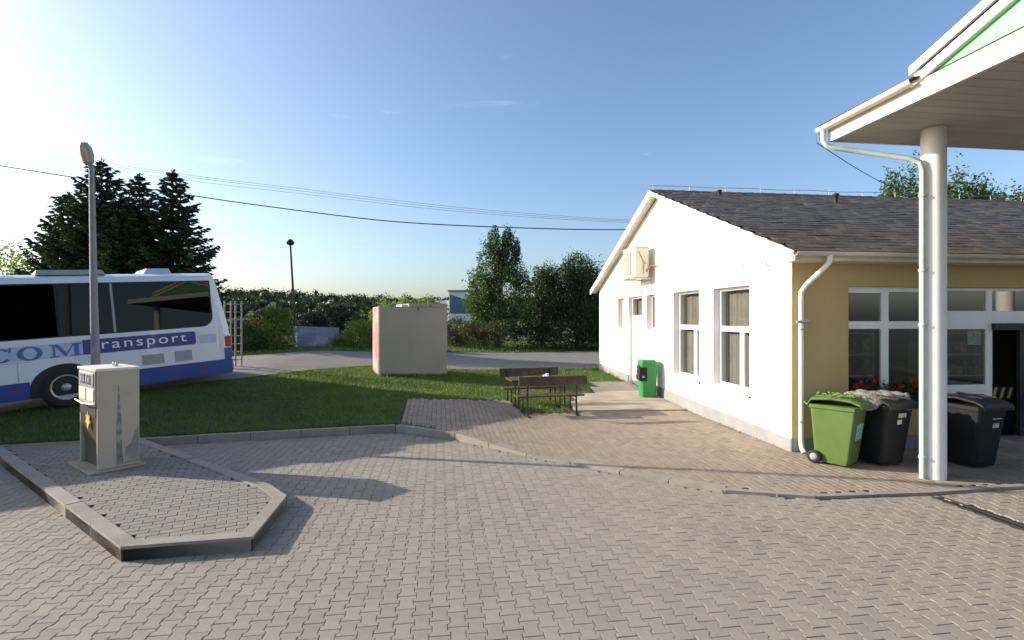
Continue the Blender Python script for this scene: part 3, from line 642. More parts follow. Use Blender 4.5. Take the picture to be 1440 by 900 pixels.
# air conditioner on brackets
ac = thing('air_conditioner', 'cream outdoor air conditioning unit bracketed high on the white gable wall', 'air conditioner', (*bl(0, 6.15), 0), ROT)
mb = MB(); mb.box(-.56,-.14,.0,1.05,3.60,4.48); mb.build('casing', M['cream'], ac, bevel=.02)
mb = MB(); mb.box(-.578,-.562,.32,1.0,3.68,4.40); mb.build('fan_grille', mat('fan_grille', (.33,.31,.27), .6), ac, bevel=.005)
for k in range(11):
    s_ = MB(); z = 3.72 + .064 * k; s_.box(-.590,-.579,.34,.98,z,z+.022); s_.build('grille_slat', M['bus_grey'], ac)
mb = MB(); mb.box(-.59,-.10,-.03,1.08,4.481,4.50); mb.build('top_cover', M['cream'], ac, bevel=.004)
for y in (.12, .92):
    mb = MB(); mb.box(-.60,0,y-.02,y+.02,3.545,3.595); mb.box(-.035,0,y-.021,y+.021,3.15,3.545); mb.tube([(-.52,y,3.55), (-.02,y,3.2)], .013, 6); mb.build('bracket', M['cream'], ac)
mb = MB(); mb.box(-.30,-.16,-.055,-.002,3.70,3.98); mb.build('valve_cover', M['cream'], ac, bevel=.01)
mb = MB(); mb.tube([(-.22,-.05,3.75), (-.22,-.09,3.8), (-.12,-.12,3.92), (-.02,-.3,3.90), (.02,-.45,3.88)], .022, 8); mb.build('refrigerant_pipe', M['copper'], ac)
mb = MB(); mb.tube([(-.45,-.012,4.35), (-.34,-.014,4.12), (-.24,-.03,3.98)], .008, 6); mb.build('cable', M['dark_metal'], ac)
mb = MB(); mb.tube([(-.40,.3,3.6), (-.38,.3,3.42), (-.36,.32,3.32), (-.30,.34,3.28)], .016, 8); mb.build('drain_hose', M['cream'], ac)

# things inside the shop
def shelf(x, y, ww, label):
    t_ = thing('shop_shelf', label, 'shelf', (*bl(x, y), .11), ROT)
    m_ = MB(); m_.box(0,.04,0,.4,0,2.1); m_.build('upright', M['shelf'], t_); m_ = MB(); m_.box(ww-.04,ww,0,.4,0,2.1); m_.build('upright', M['shelf'], t_)
    for k in range(5):
        m_ = MB(); z = .15 + .45*k; m_.box(.04,ww-.04,0,.38,z,z+.03); m_.build('shelf_board', M['shelf'], t_)
        q = .06; gm = MB()
        while q < ww - .2:
            a = rnd.uniform(.08,.2); gm.box(q, q+a, .04, .3, z+.031, z+.031+rnd.uniform(.14,.34)); q += a + rnd.uniform(.01,.05)
        o = gm.build('goods', M['goods'], t_); o['kind'] = 'stuff'
shelf(1.35, 1.5, 1.6, 'tall goods shelf behind the left shop window'); shelf(3.95, 1.3, 1.6, 'goods shelf seen through the shop entrance')
t_ = tag(MB().box(3.12,3.42,.55,.9,.11,1.95,Matrix.Translation((C0.x,C0.y,0)) @ Matrix.Rotation(ROT,4,'Z')).build('cabinet', M['card'], bevel=.02), 'yellowish cabinet behind the shop window beside the column', 'cabinet')
t_ = thing('counter', 'dark low counter inside the shop window', 'counter', (*bl(3.45, .75), .11), ROT)
m_ = MB(); m_.box(0,.55,0,.5,0,1.0); m_.build('counter_body', M['interior'], t_); m_ = MB(); m_.box(-.03,.58,-.03,.53,1.0,1.04); m_.build('counter_top', M['shelf'], t_)
t_ = thing('storage_tub', 'pale grey plastic tub on the window ledge inside the shop', 'tub', (*bl(3.10, .22), 1.165), ROT)
m_ = MB(); m_.loft([[Vector(p) for p in ((.01,.01,0),(.21,.01,0),(.21,.19,0),(.01,.19,0))], [Vector(p) for p in ((0,0,.22),(.22,0,.22),(.22,.2,.22),(0,.2,.22))]]); m_.build('tub_body', M['bus_pale'], t_); m_ = MB(); m_.box(-.01,.23,-.01,.21,.221,.25); m_.build('lid', M['white_plain'], t_, bevel=.01)
m_ = MB(); m_.box(3.05,3.98,.19,.5,1.12,1.16, Matrix.Translation((C0.x,C0.y,0)) @ Matrix.Rotation(ROT,4,'Z')); tag(m_.build('window_ledge', M['shelf']), 'pale ledge board inside the window beside the column', 'ledge')
# flower box
fb = thing('flower_box', 'dark flower box of red geraniums under the left shop window', 'flower box', (*bl(1.15, -.045), .853), ROT)
m_ = MB(); m_.loft([[Vector(p) for p in ((.02,.02,0),(1.58,.02,0),(1.58,.13,0),(.02,.13,0))], [Vector(p) for p in ((0,0,.15),(1.6,0,.15),(1.6,.14,.15),(0,.14,.15))]]); m_.build('trough', M['dark_bin'], fb, bevel=.008)
def leaf_quads(pts, size, flat=0.0, asp=.62, nrm=None):
    N = len(pts); d = NR.normal(0, 1, (N, 3)); d[:, 2] *= (1 - flat); d /= np.linalg.norm(d, axis=1, keepdims=True) + 1e-9
    e = NR.normal(0, 1, (N, 3)); e[:, 2] *= (1 - flat * .6); e -= (e * d).sum(1, keepdims=True) * d; e /= np.linalg.norm(e, axis=1, keepdims=True) + 1e-9
    s = size * NR.uniform(.6, 1.35, (N, 1)); a = d * s * .5; b = e * s * .5 * asp; nn = np.cross(d, e) * s * .08
    return np.stack([pts - a, pts + b * 1.0 - a * .1 + nn, pts + a, pts - b - a * .1 + nn], 1)
pts = np.stack([NR.uniform(.02, 1.58, 900), NR.normal(.06, .045, 900), .14 + np.abs(NR.normal(0, .11, 900))], 1)
link('leaves', quads_mesh('leaves', leaf_quads(pts, .055), M['fol_ger']), fb)
cl = []
for k in range(16):
    c = np.array([rnd.uniform(.05,1.55), rnd.gauss(.05,.03), rnd.uniform(.22,.42)]); q = NR.normal(0, 1, (40, 3)); q /= np.linalg.norm(q, axis=1, keepdims=True); cl.append(c + q * .034)
link('blossoms', quads_mesh('blossoms', leaf_quads(np.concatenate(cl), .028, asp=.9), M['petal']), fb)

# ------------------------------------------------------------------ canopy
CZ = 5.2; cp = thing('canopy', 'white forecourt canopy with boarded soffit and green pediment on a round column', 'canopy', (C0.x, C0.y, 0), ROT)
cx0, cx1, cy0, cy1 = .055, 7.6, -7.9, -.80     # building frame
nb = 36; bw = (cy1 - cy0 - .1) / nb
for k in range(nb):
    y = cy0 + .05 + k * bw; m_ = MB(); m_.box(cx0 + .06, cx1 - .06, y + .004, y + bw - .004, CZ + .012, CZ + .03); m_.build('soffit_board', M['soffit'], cp, bevel=.004, seg=1)
m_ = MB(); m_.box(cx0 + .05, cx1 - .05, cy0 + .04, cy1 - .04, CZ + .031, CZ + .12); m_.build('soffit_deck', M['roof_dark'], cp)
m_ = MB(); m_.box(cx0, cx0 + .05, cy0, cy1, CZ, CZ + .245); m_.build('fascia', M['white_paint'], cp)
m_ = MB(); m_.box(cx0 + .05, cx1, cy1 - .04, cy1 - .001, CZ + .002, CZ + .24); m_.box(cx0 + .05, cx1, cy0 + .001, cy0 + .04, CZ + .002, CZ + .24); m_.box(cx1 - .05, cx1, cy0 + .04, cy1 - .04, CZ + .002, CZ + .24); m_.build('rear_fascia', M['white_paint'], cp)
ga, gb, apz = cy1 - 1.62, cy0 + 1.6, .62
gm_ = (ga + gb) / 2
rf = MB()
rf.loft([[Vector((cx0+.02, cy0-.06, CZ+.25)), Vector((cx1+.1, cy0-.06, CZ+.25)), Vector((cx1+.1, cy1+.06, CZ+.25)), Vector((cx0+.02, cy1+.06, CZ+.25))], [Vector((cx0+.02, cy0-.06, CZ+.28)), Vector((cx1+.1, cy0-.06, CZ+.28)), Vector((cx1+.1, cy1+.06, CZ+.28)), Vector((cx0+.02, cy1+.06, CZ+.28))], [Vector((cx0+2.6, cy0+2.4, CZ+.75)), Vector((cx1-2.6, cy0+2.4, CZ+.75)), Vector((cx1-2.6, cy1-2.4, CZ+.75)), Vector((cx0+2.6, cy1-2.4, CZ+.75))]]); rf.build('roof', M['roof_dark'], cp)
pr = MB(); P = [(ga, CZ+.26), (gm_, CZ+.26+apz), (gb, CZ+.26)]
pr.loft([[Vector((cx0+.03, y, z)) for y, z in P], [Vector((cx0+3.0, y, z)) for y, z in P]]); pr.build('pediment', M['green_sign'], cp)
for (p, q) in ((P[0], P[1]), (P[2], P[1])):
    for off, wd_, xo in ((-.03, .115, -.035), (.125, .11, -.06)):
        m_ = MB(); a0, a1 = Vector((0, p[0], p[1] + off)), Vector((0, q[0], q[1] + off)); t_ = (a1 - a0).normalized(); a0 = a0 - t_ * .12
        m_.loft([[Vector((cx0 + xo, a0.y, a0.z)), Vector((cx0 + xo, a1.y, a1.z)), Vector((cx0 + xo, a1.y, a1.z + wd_)), Vector((cx0 + xo, a0.y, a0.z + wd_))], [Vector((cx0 + .10, a0.y, a0.z)), Vector((cx0 + .10, a1.y, a1.z)), Vector((cx0 + .10, a1.y, a1.z + wd_)), Vector((cx0 + .10, a0.y, a0.z + wd_))]]); m_.build('rake_band', M['white_paint'], cp)
    m_ = MB(); off, wd_ = .0855, .039
    a0, a1 = Vector((0, p[0], p[1] + off)), Vector((0, q[0], q[1] + off))
    m_.loft([[Vector((cx0 - .02, a0.y, a0.z)), Vector((cx0 - .02, a1.y, a1.z)), Vector((cx0 - .02, a1.y, a1.z + wd_)), Vector((cx0 - .02, a0.y, a0.z + wd_))], [Vector((cx0 + .09, a0.y, a0.z)), Vector((cx0 + .09, a1.y, a1.z)), Vector((cx0 + .09, a1.y, a1.z + wd_)), Vector((cx0 + .09, a0.y, a0.z + wd_))]]); m_.build('dark_trim', M['black'], cp)
gt = MB(); half_gutter(gt, (cx0-.085, cy1+.10, CZ+.235), (cx0-.085, ga+.02, CZ+.255), .072); gt.build('gutter', M['trim'], cp)
m_ = MB(); m_.loft([[Vector((cx0+.04, cy1+.06, CZ+.283)), Vector((cx0+.04, ga-.02, CZ+.283)), Vector((cx0-.13, ga-.02, CZ+.262)), Vector((cx0-.13, cy1+.06, CZ+.262))], [Vector((cx0+.04, cy1+.06, CZ+.30)), Vector((cx0+.04, ga-.02, CZ+.30)), Vector((cx0-.13, ga-.02, CZ+.275)), Vector((cx0-.13, cy1+.06, CZ+.275))]]); m_.build('roof_edge', M['roof_dark'], cp)
COLX, COLY = 1.20, -1.50
m_ = MB(); m_.lathe([(.155,-.02),(.155,CZ+.015)], 28, Matrix.Translation((COLX, COLY, 0))); m_.build('column', M['white_paint'], cp)
m_ = MB(); m_.lathe([(.165,0),(.165,.02)], 28, Matrix.Translation((COLX, COLY, CZ-.012))); m_.build('column_collar', M['soffit'], cp)
for xx, yy in ((6.4,-1.5), (1.2,-7.2), (6.4,-7.2)):
    m_ = MB(); m_.lathe([(.155,-.02),(.155,CZ+.015)], 28, Matrix.Translation((xx, yy, 0))); m_.build('column', M['white_paint'], cp)
px_, py_ = COLX - .215, COLY - .03
dp = MB(); dp.tube([(cx0-.085, cy1+.0, CZ+.19), (cx0-.085, cy1+.0, CZ+.02), (cx0-.04, cy1-.02, CZ-.07), (cx0+.1, cy1-.08, CZ-.12), (px_-.12, py_+.09, CZ-.43), (px_-.02, py_+.02, CZ-.50), (px_, py_, CZ-.62), (px_, py_, 1.35), (px_, py_, .0)], .039, 12)
dp.build('downpipe', M['pale_green'], cp)
for z in (.35, 2.3, 3.1, 4.2):
    c_ = MB(); c_.lathe([(.052,-.014),(.052,.014)], 12, Matrix.Translation((px_, py_, z))); c_.box(px_, px_+.07, py_-.008, py_+.008, z-.01, z+.01); c_.build('pipe_clamp', M['pale_green'], cp)
# sagging wire from canopy to building
a = Matrix.Translation((C0.x,C0.y,0)) @ Matrix.Rotation(ROT,4,'Z'); p0 = a @ Vector((cx0-.12, cy1+.10, CZ+.02)); p1 = at(1352, 268, 26)
m_ = MB(); m_.tube([p0.lerp(p1, k/12) - Vector((0,0,2.6*(k/12)*(1-k/12))) for k in range(13)], .007, 6); tag(m_.build('overhead_wire', M['black']), 'thin black wire sagging from the canopy corner towards the trees', 'wire')
# ------------------------------------------------------------------ wheelie bins
def rect(w_, d_, z, cx=0, cy=0, c=.03):
    a, b = w_/2, d_/2; return [Vector((cx+x, cy+y, z)) for x, y in ((-a+c,-b),(a-c,-b),(a,-b+c),(a,b-c),(a-c,b),(-a+c,b),(-a,b-c),(-a,-b+c))]
def wheelie(label, loc, rz, m, lidm, lid_open=0, stickers=(), scale=1.0):
    # front faces local -Y, wheels and handle at +Y
    t = thing('wheelie_bin', label, 'wheelie bin', loc, rz, 'wheelie bins by the shop front'); t.scale = (scale,)*3
    b = MB(); b.loft([rect(.44,.46,.03,0,.03), rect(.46,.50,.10,0,.03), rect(.55,.66,.90,0,0), rect(.565,.675,.93,0,0)]); b.build('body', m, t, bevel=.012)
    b = MB(); b.loft([rect(.60,.71,.90,0,0,.04), rect(.60,.71,.955,0,0,.04)]); b.build('rim', m, t, bevel=.008)
    for s in (-1, 1):
        b = MB(); b.box(s*.12-.015, s*.12+.015, .20, .30, .12, .86); b.build('rib', m, t)
    Mx = Matrix.Translation((0,.33,.965)) @ Matrix.Rotation(-lid_open, 4, 'X') @ Matrix.Translation((0,-.33,-.965))
    b = MB(); lp = []
    prof = [(.36,.962,.60),(.30,1.045,.60),(.0,1.07,.60),(-.26,1.035,.60),(-.385,.985,.61),(-.40,.935,.61)]
    lo = []
    for y, z, w_ in prof:
        lo.append([Mx @ Vector((x, y, z + dz)) for x, dz in ((-w_/2,-.03),(-w_/2,.0),(-w_/2+.05,.02),(w_/2-.05,.02),(w_/2,.0),(w_/2,-.03))])
    b.loft(lo, smooth=False); lid = b.build('lid', lidm, t, bevel=.01)
    for s in (-1, 1):
        b = MB(); b.box(s*.14-.02, s*.14+.02, -.28, .28, 1.075, 1.09, Mx); b.build('lid_rib', lidm, lid)
    b = MB(); b.tube([(-.25,.36,.93), (-.25,.42,.965), (.25,.42,.965), (.25,.36,.93)], .016, 8); b.build('handle', m, t)
    for s in (-1, 1):
        wh = MB(); wh.lathe([(.045,-.025),(.098,-.025),(.105,-.015),(.105,.015),(.098,.025),(.045,.025)], 20, Matrix.Translation((s*.265,.265,.105)) @ Matrix.Rotation(R(90),4,'Y')); w_ = wh.build('wheel', M['tyre'], t)
        hb = MB(); hb.lathe([(.02,-.03),(.06,-.028),(.06,.028),(.02,.03)], 14, Matrix.Translation((s*.265,.265,.105)) @ Matrix.Rotation(R(90),4,'Y')); hb.build('rim', M['bus_grey'], w_)
    ax = MB(); ax.tube([(-.27,.265,.105), (.27,.265,.105)], .012, 8); ax.build('axle', M['steel'], t)
    for (x0, x1, z0, z1, sm) in stickers:        # on the front face, which leans outwards
        sl = (-.33 + .22) / (.90 - .10)
        yy = lambda z: -.22 + sl * (z - .10) - .004
        q = [Vector((x0, yy(z0), z0)), Vector((x1, yy(z0), z0)), Vector((x1, yy(z1), z1)), Vector((x0, yy(z1), z1))]
        s_ = MB(); s_.loft([q, [v + Vector((0,.003,0)) for v in q]]); s_.build('sticker', sm, t)
    return t
def gz(x, y): return apron_z(x, y) + .002
pos = [(5.28, 8.28), (5.98, 8.33), (7.36, 8.23)]
gbin = wheelie('green wheelie bin by the downpipe, lid askew', (*pos[0], gz(*pos[0])), R(40), M['green_bin'], M['green_bin'], 0.05, [(-.13,.15,.42,.68,M['sticker_green'])])
kbin = wheelie('charcoal wheelie bin left of the column with a grey sheet on top', (*pos[1], gz(*pos[1])), R(16), M['dark_bin'], M['dark_bin'], 0, [(-.02,.13,.76,.83,M['sticker']), (-.03,.06,.66,.73,M['shelf'])], 1.03)
bbin = wheelie('black wheelie bin to the right of the column', (*pos[2], gz(*pos[2])), R(14), M['black_bin'], M['black_bin'], 0, [(.02,.14,.63,.70,M['sticker']), (-.0,.17,.765,.775,M['white_plain'])], 1.03)
# clippings on the green lid
pts = np.stack([NR.normal(0,.11,260), NR.normal(-.02,.13,260), np.full(260, 1.10) + NR.uniform(0,.015,260)], 1)
o = link('clippings', quads_mesh('clippings', leaf_quads(pts, .05, .8), M['weeds'])); o.location = gbin.location; o.rotation_euler = gbin.rotation_euler; tag(o, 'loose green clippings lying on the green bin lid', kind='stuff')
# crumpled grey sheet
def sheet():
    nx, ny = 26, 16; V = []; Fs = []
    A = Vector((5.50, 8.42, 1.215)); Bv = Vector((6.30, 8.42, 1.175))
    for i in range(nx):
        for j in range(ny):
            u, v = i/(nx-1), j/(ny-1); x = 5.42 + u*.88; y = 8.02 + v*.55 - .06*math.sin(u*3)
            z = gz(5.98, 8.33) + 1.135 + .02*math.sin(u*19+v*6) + .014*math.sin(v*23+u*9) + rnd.gauss(0,.0015)
            if u < .22: z -= (.22-u)*.40
            if v < .22: z -= (.22-v)*(.7 + .3*math.sin(u*9))
            V.append((x, y, z + (.0)))
    for i in range(nx-1):
        for j in range(ny-1): Fs.append((i*ny+j, (i+1)*ny+j, (i+1)*ny+j+1, i*ny+j+1))
    m_ = MB(); m_.add(V, Fs, True); o = m_.build('tarp', M['tarp'], fix=False); s = o.modifiers.new('s', 'SOLIDIFY'); s.thickness = .008
    return tag(o, 'crumpled weathered grey sheet thrown over the charcoal bin', 'tarp')
sheet()
# red basket on a dark stand by the entrance
p = bl(4.85, -.30); t = thing('basket_stand', 'low dark stand beside the shop entrance', 'stand', (*p, .20), ROT)
m_ = MB(); m_.box(-.22,.22,-.15,.15,.0,.04); m_.build('base', M['dark_metal'], t)
for sx in (-.2,.2):
    for sy in (-.13,.13):
        m_ = MB(); m_.tube([(sx,sy,.04),(sx,sy,.55)], .012, 6); m_.build('leg', M['dark_metal'], t)
m_ = MB(); m_.box(-.22,.22,-.15,.15,.55,.57); m_.build('tray', M['dark_metal'], t)
t = thing('shopping_basket', 'red plastic basket on the dark stand by the entrance', 'basket', (*p, .773), ROT)
m_ = MB(); lo = []
for z, k in ((0,.85),(.2,1.0)): lo.append(rect(.42*k,.28*k,z,0,0,.04))
for z, k in ((.2,.94),(.015,.8)): lo.append(rect(.42*k,.28*k,z,0,0,.04))
m_.loft(lo); m_.build('tub', M['red'], t, bevel=.006)
m_ = MB(); m_.tube([(-.19,0,.2),(-.17,.02,.32),(0,.03,.36),(.17,.02,.32),(.19,0,.2)], .009, 6); m_.build('handle', M['red'], t)
# striped crate inside the entrance
t = thing('striped_crate', 'low crate with yellow and black slanted stripes inside the entrance', 'crate', (*bl(4.15, .50), .11), ROT)
m_ = MB(); m_.box(0,.9,0,.4,0,.95); m_.build('crate_body', M['black'], t)
for k in range(5):
    m_ = MB(); x = .06 + k*.17; P = [(x,.72),(x+.06,.72),(x+.13,.93),(x+.07,.93)]
    m_.loft([[Vector((a,-.012,b)) for a, b in P],[Vector((a,-.002,b)) for a, b in P]]); m_.build('stripe', M['yellow'], t)

# ------------------------------------------------------------------ litter bin by the wall
lx, ly = bl(-.36, 5.72); t = thing('litter_bin', 'bright green upright litter bin with dark mouth against the white wall', 'litter bin', (lx, ly, lawn_z(lx, ly) + .046), ROT + R(-8))
m_ = MB(); m_.loft([rect(.42,.46,0,0,0,.05), rect(.46,.50,.78,0,0,.05), rect(.46,.50,.98,.0,0,.05), rect(.40,.44,1.04,.0,0,.06)]); m_.build('shell', M['bright_green'], t, bevel=.012)
P = [(-.248,.58),(-.06,.58),(-.06,.92),(-.22,.92)]
m_ = MB(); m_.box(-.26,-.225,-.17,.17,.60,.88); m_.build('mouth', M['black'], t, bevel=.01)  # solid black block in place of the shaded opening
m_ = MB(); m_.box(-.275,-.06,-.264,-.235,.46,.84); m_.box(-.275,-.235,-.26,.2,.46,.60); m_.build('dark_mouth_plate', M['dark_bin'], t, bevel=.01)  # charcoal plate widens the mouth, its dark colour standing for the shaded inside
m_ = MB(); m_.box(-.20,-.14,-.268,-.262,.55,.60); m_.build('lock_plate', M['steel'], t)

# ------------------------------------------------------------------ picnic set
pz = .135; pic = thing('picnic_table', 'dark wooden picnic table with two high backed benches on a metal frame', 'picnic table', (.36, 11.62, pz), R(14))
def plank(name, x0, x1, y0, y1, z0, z1): MB().box(x0,x1,y0,y1,z0,z1).build(name, M['wood'], pic, bevel=.008)
plank('backrest_plank', -.22,1.42,-.055,-.012,.72,.93)
plank('seat_plank', -.22,1.42,.10,.27,.43,.47); plank('seat_plank', -.22,1.42,.285,.45,.43,.47)
for k in range(4): plank('table_plank', -.22,1.42,.66+.165*k,.815+.165*k,.735,.775)
plank('seat_plank', -.22,1.42,1.52,1.685,.43,.47); plank('seat_plank', -.22,1.42,1.70,1.87,.43,.47)
plank('backrest_plank', -.22,1.42,1.985,2.03,.72,.93)
for x in (.0, 1.18):
    def fr_(name, pts, r=.022): MB().tube(pts, r, 6, smooth=False).build(name, M['dark_metal'], pic)
    fr_('runner', [(x,-.10,.022),(x,2.08,.022)], .026)
    fr_('post', [(x,.0,.02),(x,.03,.45),(x,.0,.92)]); fr_('post', [(x,1.97,.02),(x,1.94,.45),(x,1.97,.92)])
    fr_('leg', [(x,.42,.02),(x,.42,.43)], .018); fr_('leg', [(x,1.55,.02),(x,1.55,.43)], .018)
    fr_('seat_bracket', [(x,.02,.415),(x,.45,.415)], .014); fr_('seat_bracket', [(x,1.52,.415),(x,1.95,.415)], .014)
    fr_('table_leg', [(x,.82,.02),(x,.82,.72)], .02); fr_('table_leg', [(x,1.16,.02),(x,1.16,.72)], .02); fr_('table_bracket', [(x,.66,.718),(x,1.30,.718)], .015)
Mp = Matrix.Translation((.36,11.62,pz)) @ Matrix.Rotation(R(14),4,'Z')
for (x, y, lab) in ((.66,.85,'small white cup near the middle of the picnic table'), (.82,1.12,'small white cup at the far edge of the picnic table')):
    m_ = MB(); m_.lathe([(.030,0),(.038,.09),(.034,.088),(.028,.006)], 14); o = m_.build('cup', M['white_plain']); o.location = Mp @ Vector((x,y,.776)); tag(o, lab, 'cup')

# ------------------------------------------------------------------ fuel pump
u = Vector((-.805,.594)); pa = math.atan2(-u.y, -u.x)     # local +X = towards viewer end, local -Y = display side
pc = Vector((-6.04,7.46)) + u*.425 + Vector((.594,.805))*.26
fp = thing('fuel_pump', 'old beige fuel dispenser standing on the kerbed island', 'fuel pump', (pc.x, pc.y, .142), pa)
L2, W2, H = .425, .26, 1.50
m_ = MB(); m_.box(-L2-.10,L2+.09,-W2-.12,W2+.06,0,.03); m_.build('base_plate', M['slab'], fp, bevel=.006)
m_ = MB(); m_.box(L2-.05,L2,-W2,W2,.03,H-.03); m_.build('end_panel', M['pump_beige'], fp, bevel=.012)
m_ = MB(); m_.box(-L2,-L2+.05,-W2,W2,.03,H-.03); m_.build('end_panel', M['pump_beige'], fp, bevel=.012)
m_ = MB(); m_.box(-L2+.05,L2-.05,W2-.03,W2-.004,.03,H-.03); m_.build('back_panel', M['pump_beige'], fp)
m_ = MB(); m_.box(-L2+.05,L2-.05,-W2+.06,W2-.03,.03,.95); m_.build('lower_cabinet', M['pump_dark'], fp)
m_ = MB(); P = [(-W2-.01,.82),(-W2+.06,.30),(-W2+.06,.95),(-W2-.01,.95)]; m_.loft([[Vector((-L2+.052,y,z)) for y, z in P],[Vector((L2-.052,y,z)) for y, z in P]]); m_.build('front_panel', M['pump_dark'], fp)
m_ = MB(); m_.box(-L2+.051,L2-.051,-W2-.02,W2-.03,.951,H-.03); m_.build('display_housing', M['pump_beige'], fp)
m_ = MB(); m_.box(-L2+.09,L2-.09,-W2-.034,-W2-.021,1.24,1.44); dsp = m_.build('display', M['steel'], fp, bevel=.004)
for k in range(2):
    m_ = MB(); m_.box(-.24+k*.27,-.03+k*.27,-W2-.040,-W2-.035,1.27,1.41); m_.build('display_window', M['black'], dsp)
for k in range(4):
    m_ = MB(); m_.box(-.21+k*.115,-.17+k*.115,-W2-.043,-W2-.041,1.30,1.38); m_.build('digit', M['bus_pale'], dsp)
for k in range(2):
    m_ = MB(); m_.box(-L2+.08+k*.37,-L2+.40+k*.37,-W2-.032,-W2-.021,1.03,1.21); m_.build('price_panel', M['cream'], fp, bevel=.005)
m_ = MB(); m_.tube([(-L2-.01,-W2-.05,1.0),(0,-W2-.075,.985),(L2+.01,-W2-.05,1.0)], .014, 8); m_.build('bumper_rail', M['white_paint'], fp)
# yellow leaf-like badge
P = [(0,-.17),(.05,-.06),(.11,-.03),(.07,.03),(.10,.12),(.035,.08),(0,.18),(-.035,.08),(-.10,.12),(-.07,.03),(-.11,-.03),(-.05,-.06)]
m_ = MB(); m_.loft([[Vector((x+.05,-W2-.012+(.0 if z>.0 else .02),z*.8+.72)) for x, z in P],[Vector((x+.05,-W2-.022,z*.8+.72)) for x, z in P]]); m_.build('badge', M['yellow'], fp)
m_ = MB(); m_.box(-L2-.012,L2+.012,-W2-.03,W2+.012,H-.03,H+.012); m_.build('top_cover', M['cream'], fp, bevel=.012)
for x in (.02,.14):
    m_ = MB(); m_.lathe([(.02,0),(.024,.03),(.014,.055),(.004,.065)], 10, Matrix.Translation((x,.05,H+.012))); m_.build('warning_lamp', M['steel'], fp)
m_ = MB(); m_.tube([(-L2+.02,-.10,1.28),(-L2-.10,-.13,1.24),(-L2-.30,-.16,1.12)], [.028,.022,.014], 8); nz = m_.build('nozzle', M['white_plain'], fp)
m_ = MB(); m_.tube([(-L2-.08,-.12,1.22),(-L2-.12,-.13,1.13),(-L2-.22,-.15,1.12)], .008, 6); m_.build('trigger', M['steel'], nz)
m_ = MB(); m_.tube([(-L2-.02,-.10,1.26),(-L2-.06,-.16,1.05),(-L2-.07,-.20,.7),(-L2-.05,-.18,.42),(-L2-.03,-.1,.33),(-L2-.01,-.02,.45)], .018, 8); m_.build('hose', M['black'], fp)
m_ = MB(); P = [(-.03,.06),(.055,.06),(.035,.35),(.03,.7),(.012,1.0),(.0,1.26),(-.012,1.26),(-.02,.9),(-.035,.5)]; m_.loft([[Vector((L2+.0005,y,z)) for y, z in P],[Vector((L2+.003,y,z)) for y, z in P]]); m_.build('scuffed_strip', mat('scuffed_steel', (.16,.16,.18), .5, .3, 14, col2=(.34,.32,.29), c2pos=(.45,.6), dirt=(.06,.06,.08), dscale=9, dpos=(.5,.6)), fp)
m_ = MB(); P = [(.07,.06),(W2-.012,.06),(W2-.012,.62),(.20,.52),(.15,.36),(.08,.30)]; m_.loft([[Vector((L2+.0005,y,z)) for y, z in P],[Vector((L2+.0025,y,z)) for y, z in P]]); m_.build('worn_patch', mat('worn_paint', (.24,.22,.20), .6, .25, 6, col2=(.36,.31,.24), c2pos=(.42,.6)), fp)

# ------------------------------------------------------------------ lamp posts
lp = thing('lamp_post', 'tall grey street lamp with tan lamp head in front of the bus', 'street lamp', (-8.0, 9.86, lawn_z(-8.0, 9.86) - .02))
zt = CAMZ + (CY-234)*9.86/F - lp.location.z
m_ = MB(); m_.tube([(0,0,0),(.0,0,.6),(-.05,0,zt*.5),(-.095,0,zt)], [.085,.08,.062,.045], 14); m_.build('pole', M['pole_grey'], lp)
m_ = MB(); lo = []
for s, a, b in ((0,.05,.05),(.06,.095,.08),(.2,.128,.095),(.33,.118,.085),(.43,.065,.04)):
    c = Vector((-.095,-.06,zt)) + Vector((.0,-.30*s,.93*s)); lo.append([c + Vector((a*math.cos(q*math.pi/6), b*math.sin(q*math.pi/6)*.95, b*math.sin(q*math.pi/6)*.3)) for q in range(12)])
m_.loft(lo, smooth=True); hd = m_.build('lamp_head', M['lamp_house'], lp)
m_ = MB(); lo = []
for s, a in ((.05,.055),(.18,.082),(.30,.07),(.36,.03)):
    c = Vector((-.09,-.115,zt)) + Vector((0,-.30*s,.93*s)); lo.append([c + Vector((a*math.cos(q*math.pi/6), .045*math.sin(q*math.pi/6), .02*math.sin(q*math.pi/6))) for q in range(12)])
m_.loft(lo, smooth=True); m_.build('lens', M['lens'], hd)
m_ = MB(); m_.tube([(-.095,0,zt-.08),(-.095,-.03,zt+.03)], .04, 10); m_.build('bracket', M['pole_grey'], lp)
bx_, by_ = (416-CX)/F*25.5, 25.5; zb = lawn_z(bx_, by_)
l2 = thing('lamp_post', 'slim leaning lamp post with black cap beyond the lane', 'street lamp', (bx_, by_, zb - .05)); ht = CAMZ + (CY-342)*25.5/F - zb
m_ = MB(); m_.tube([(0,0,0),(-.02,0,1.15)], [.075,.07], 12); m_.build('white_base', M['white_paint'], l2)
m_ = MB(); m_.tube([(-.02,0,1.14),(-.12,0,ht*.5),(-.27,0,ht)], [.06,.055,.042], 12); m_.build('pole', mat('rusty_pole', (.10,.065,.05), .8, .3, 4, col2=(.05,.045,.045)), l2)
m_ = MB(); m_.lathe([(.06,-.06),(.17,.0),(.19,.08),(.12,.20),(.03,.26)], 14, Matrix.Translation((-.27,0,ht))); m_.build('lamp_head', M['black'], l2)

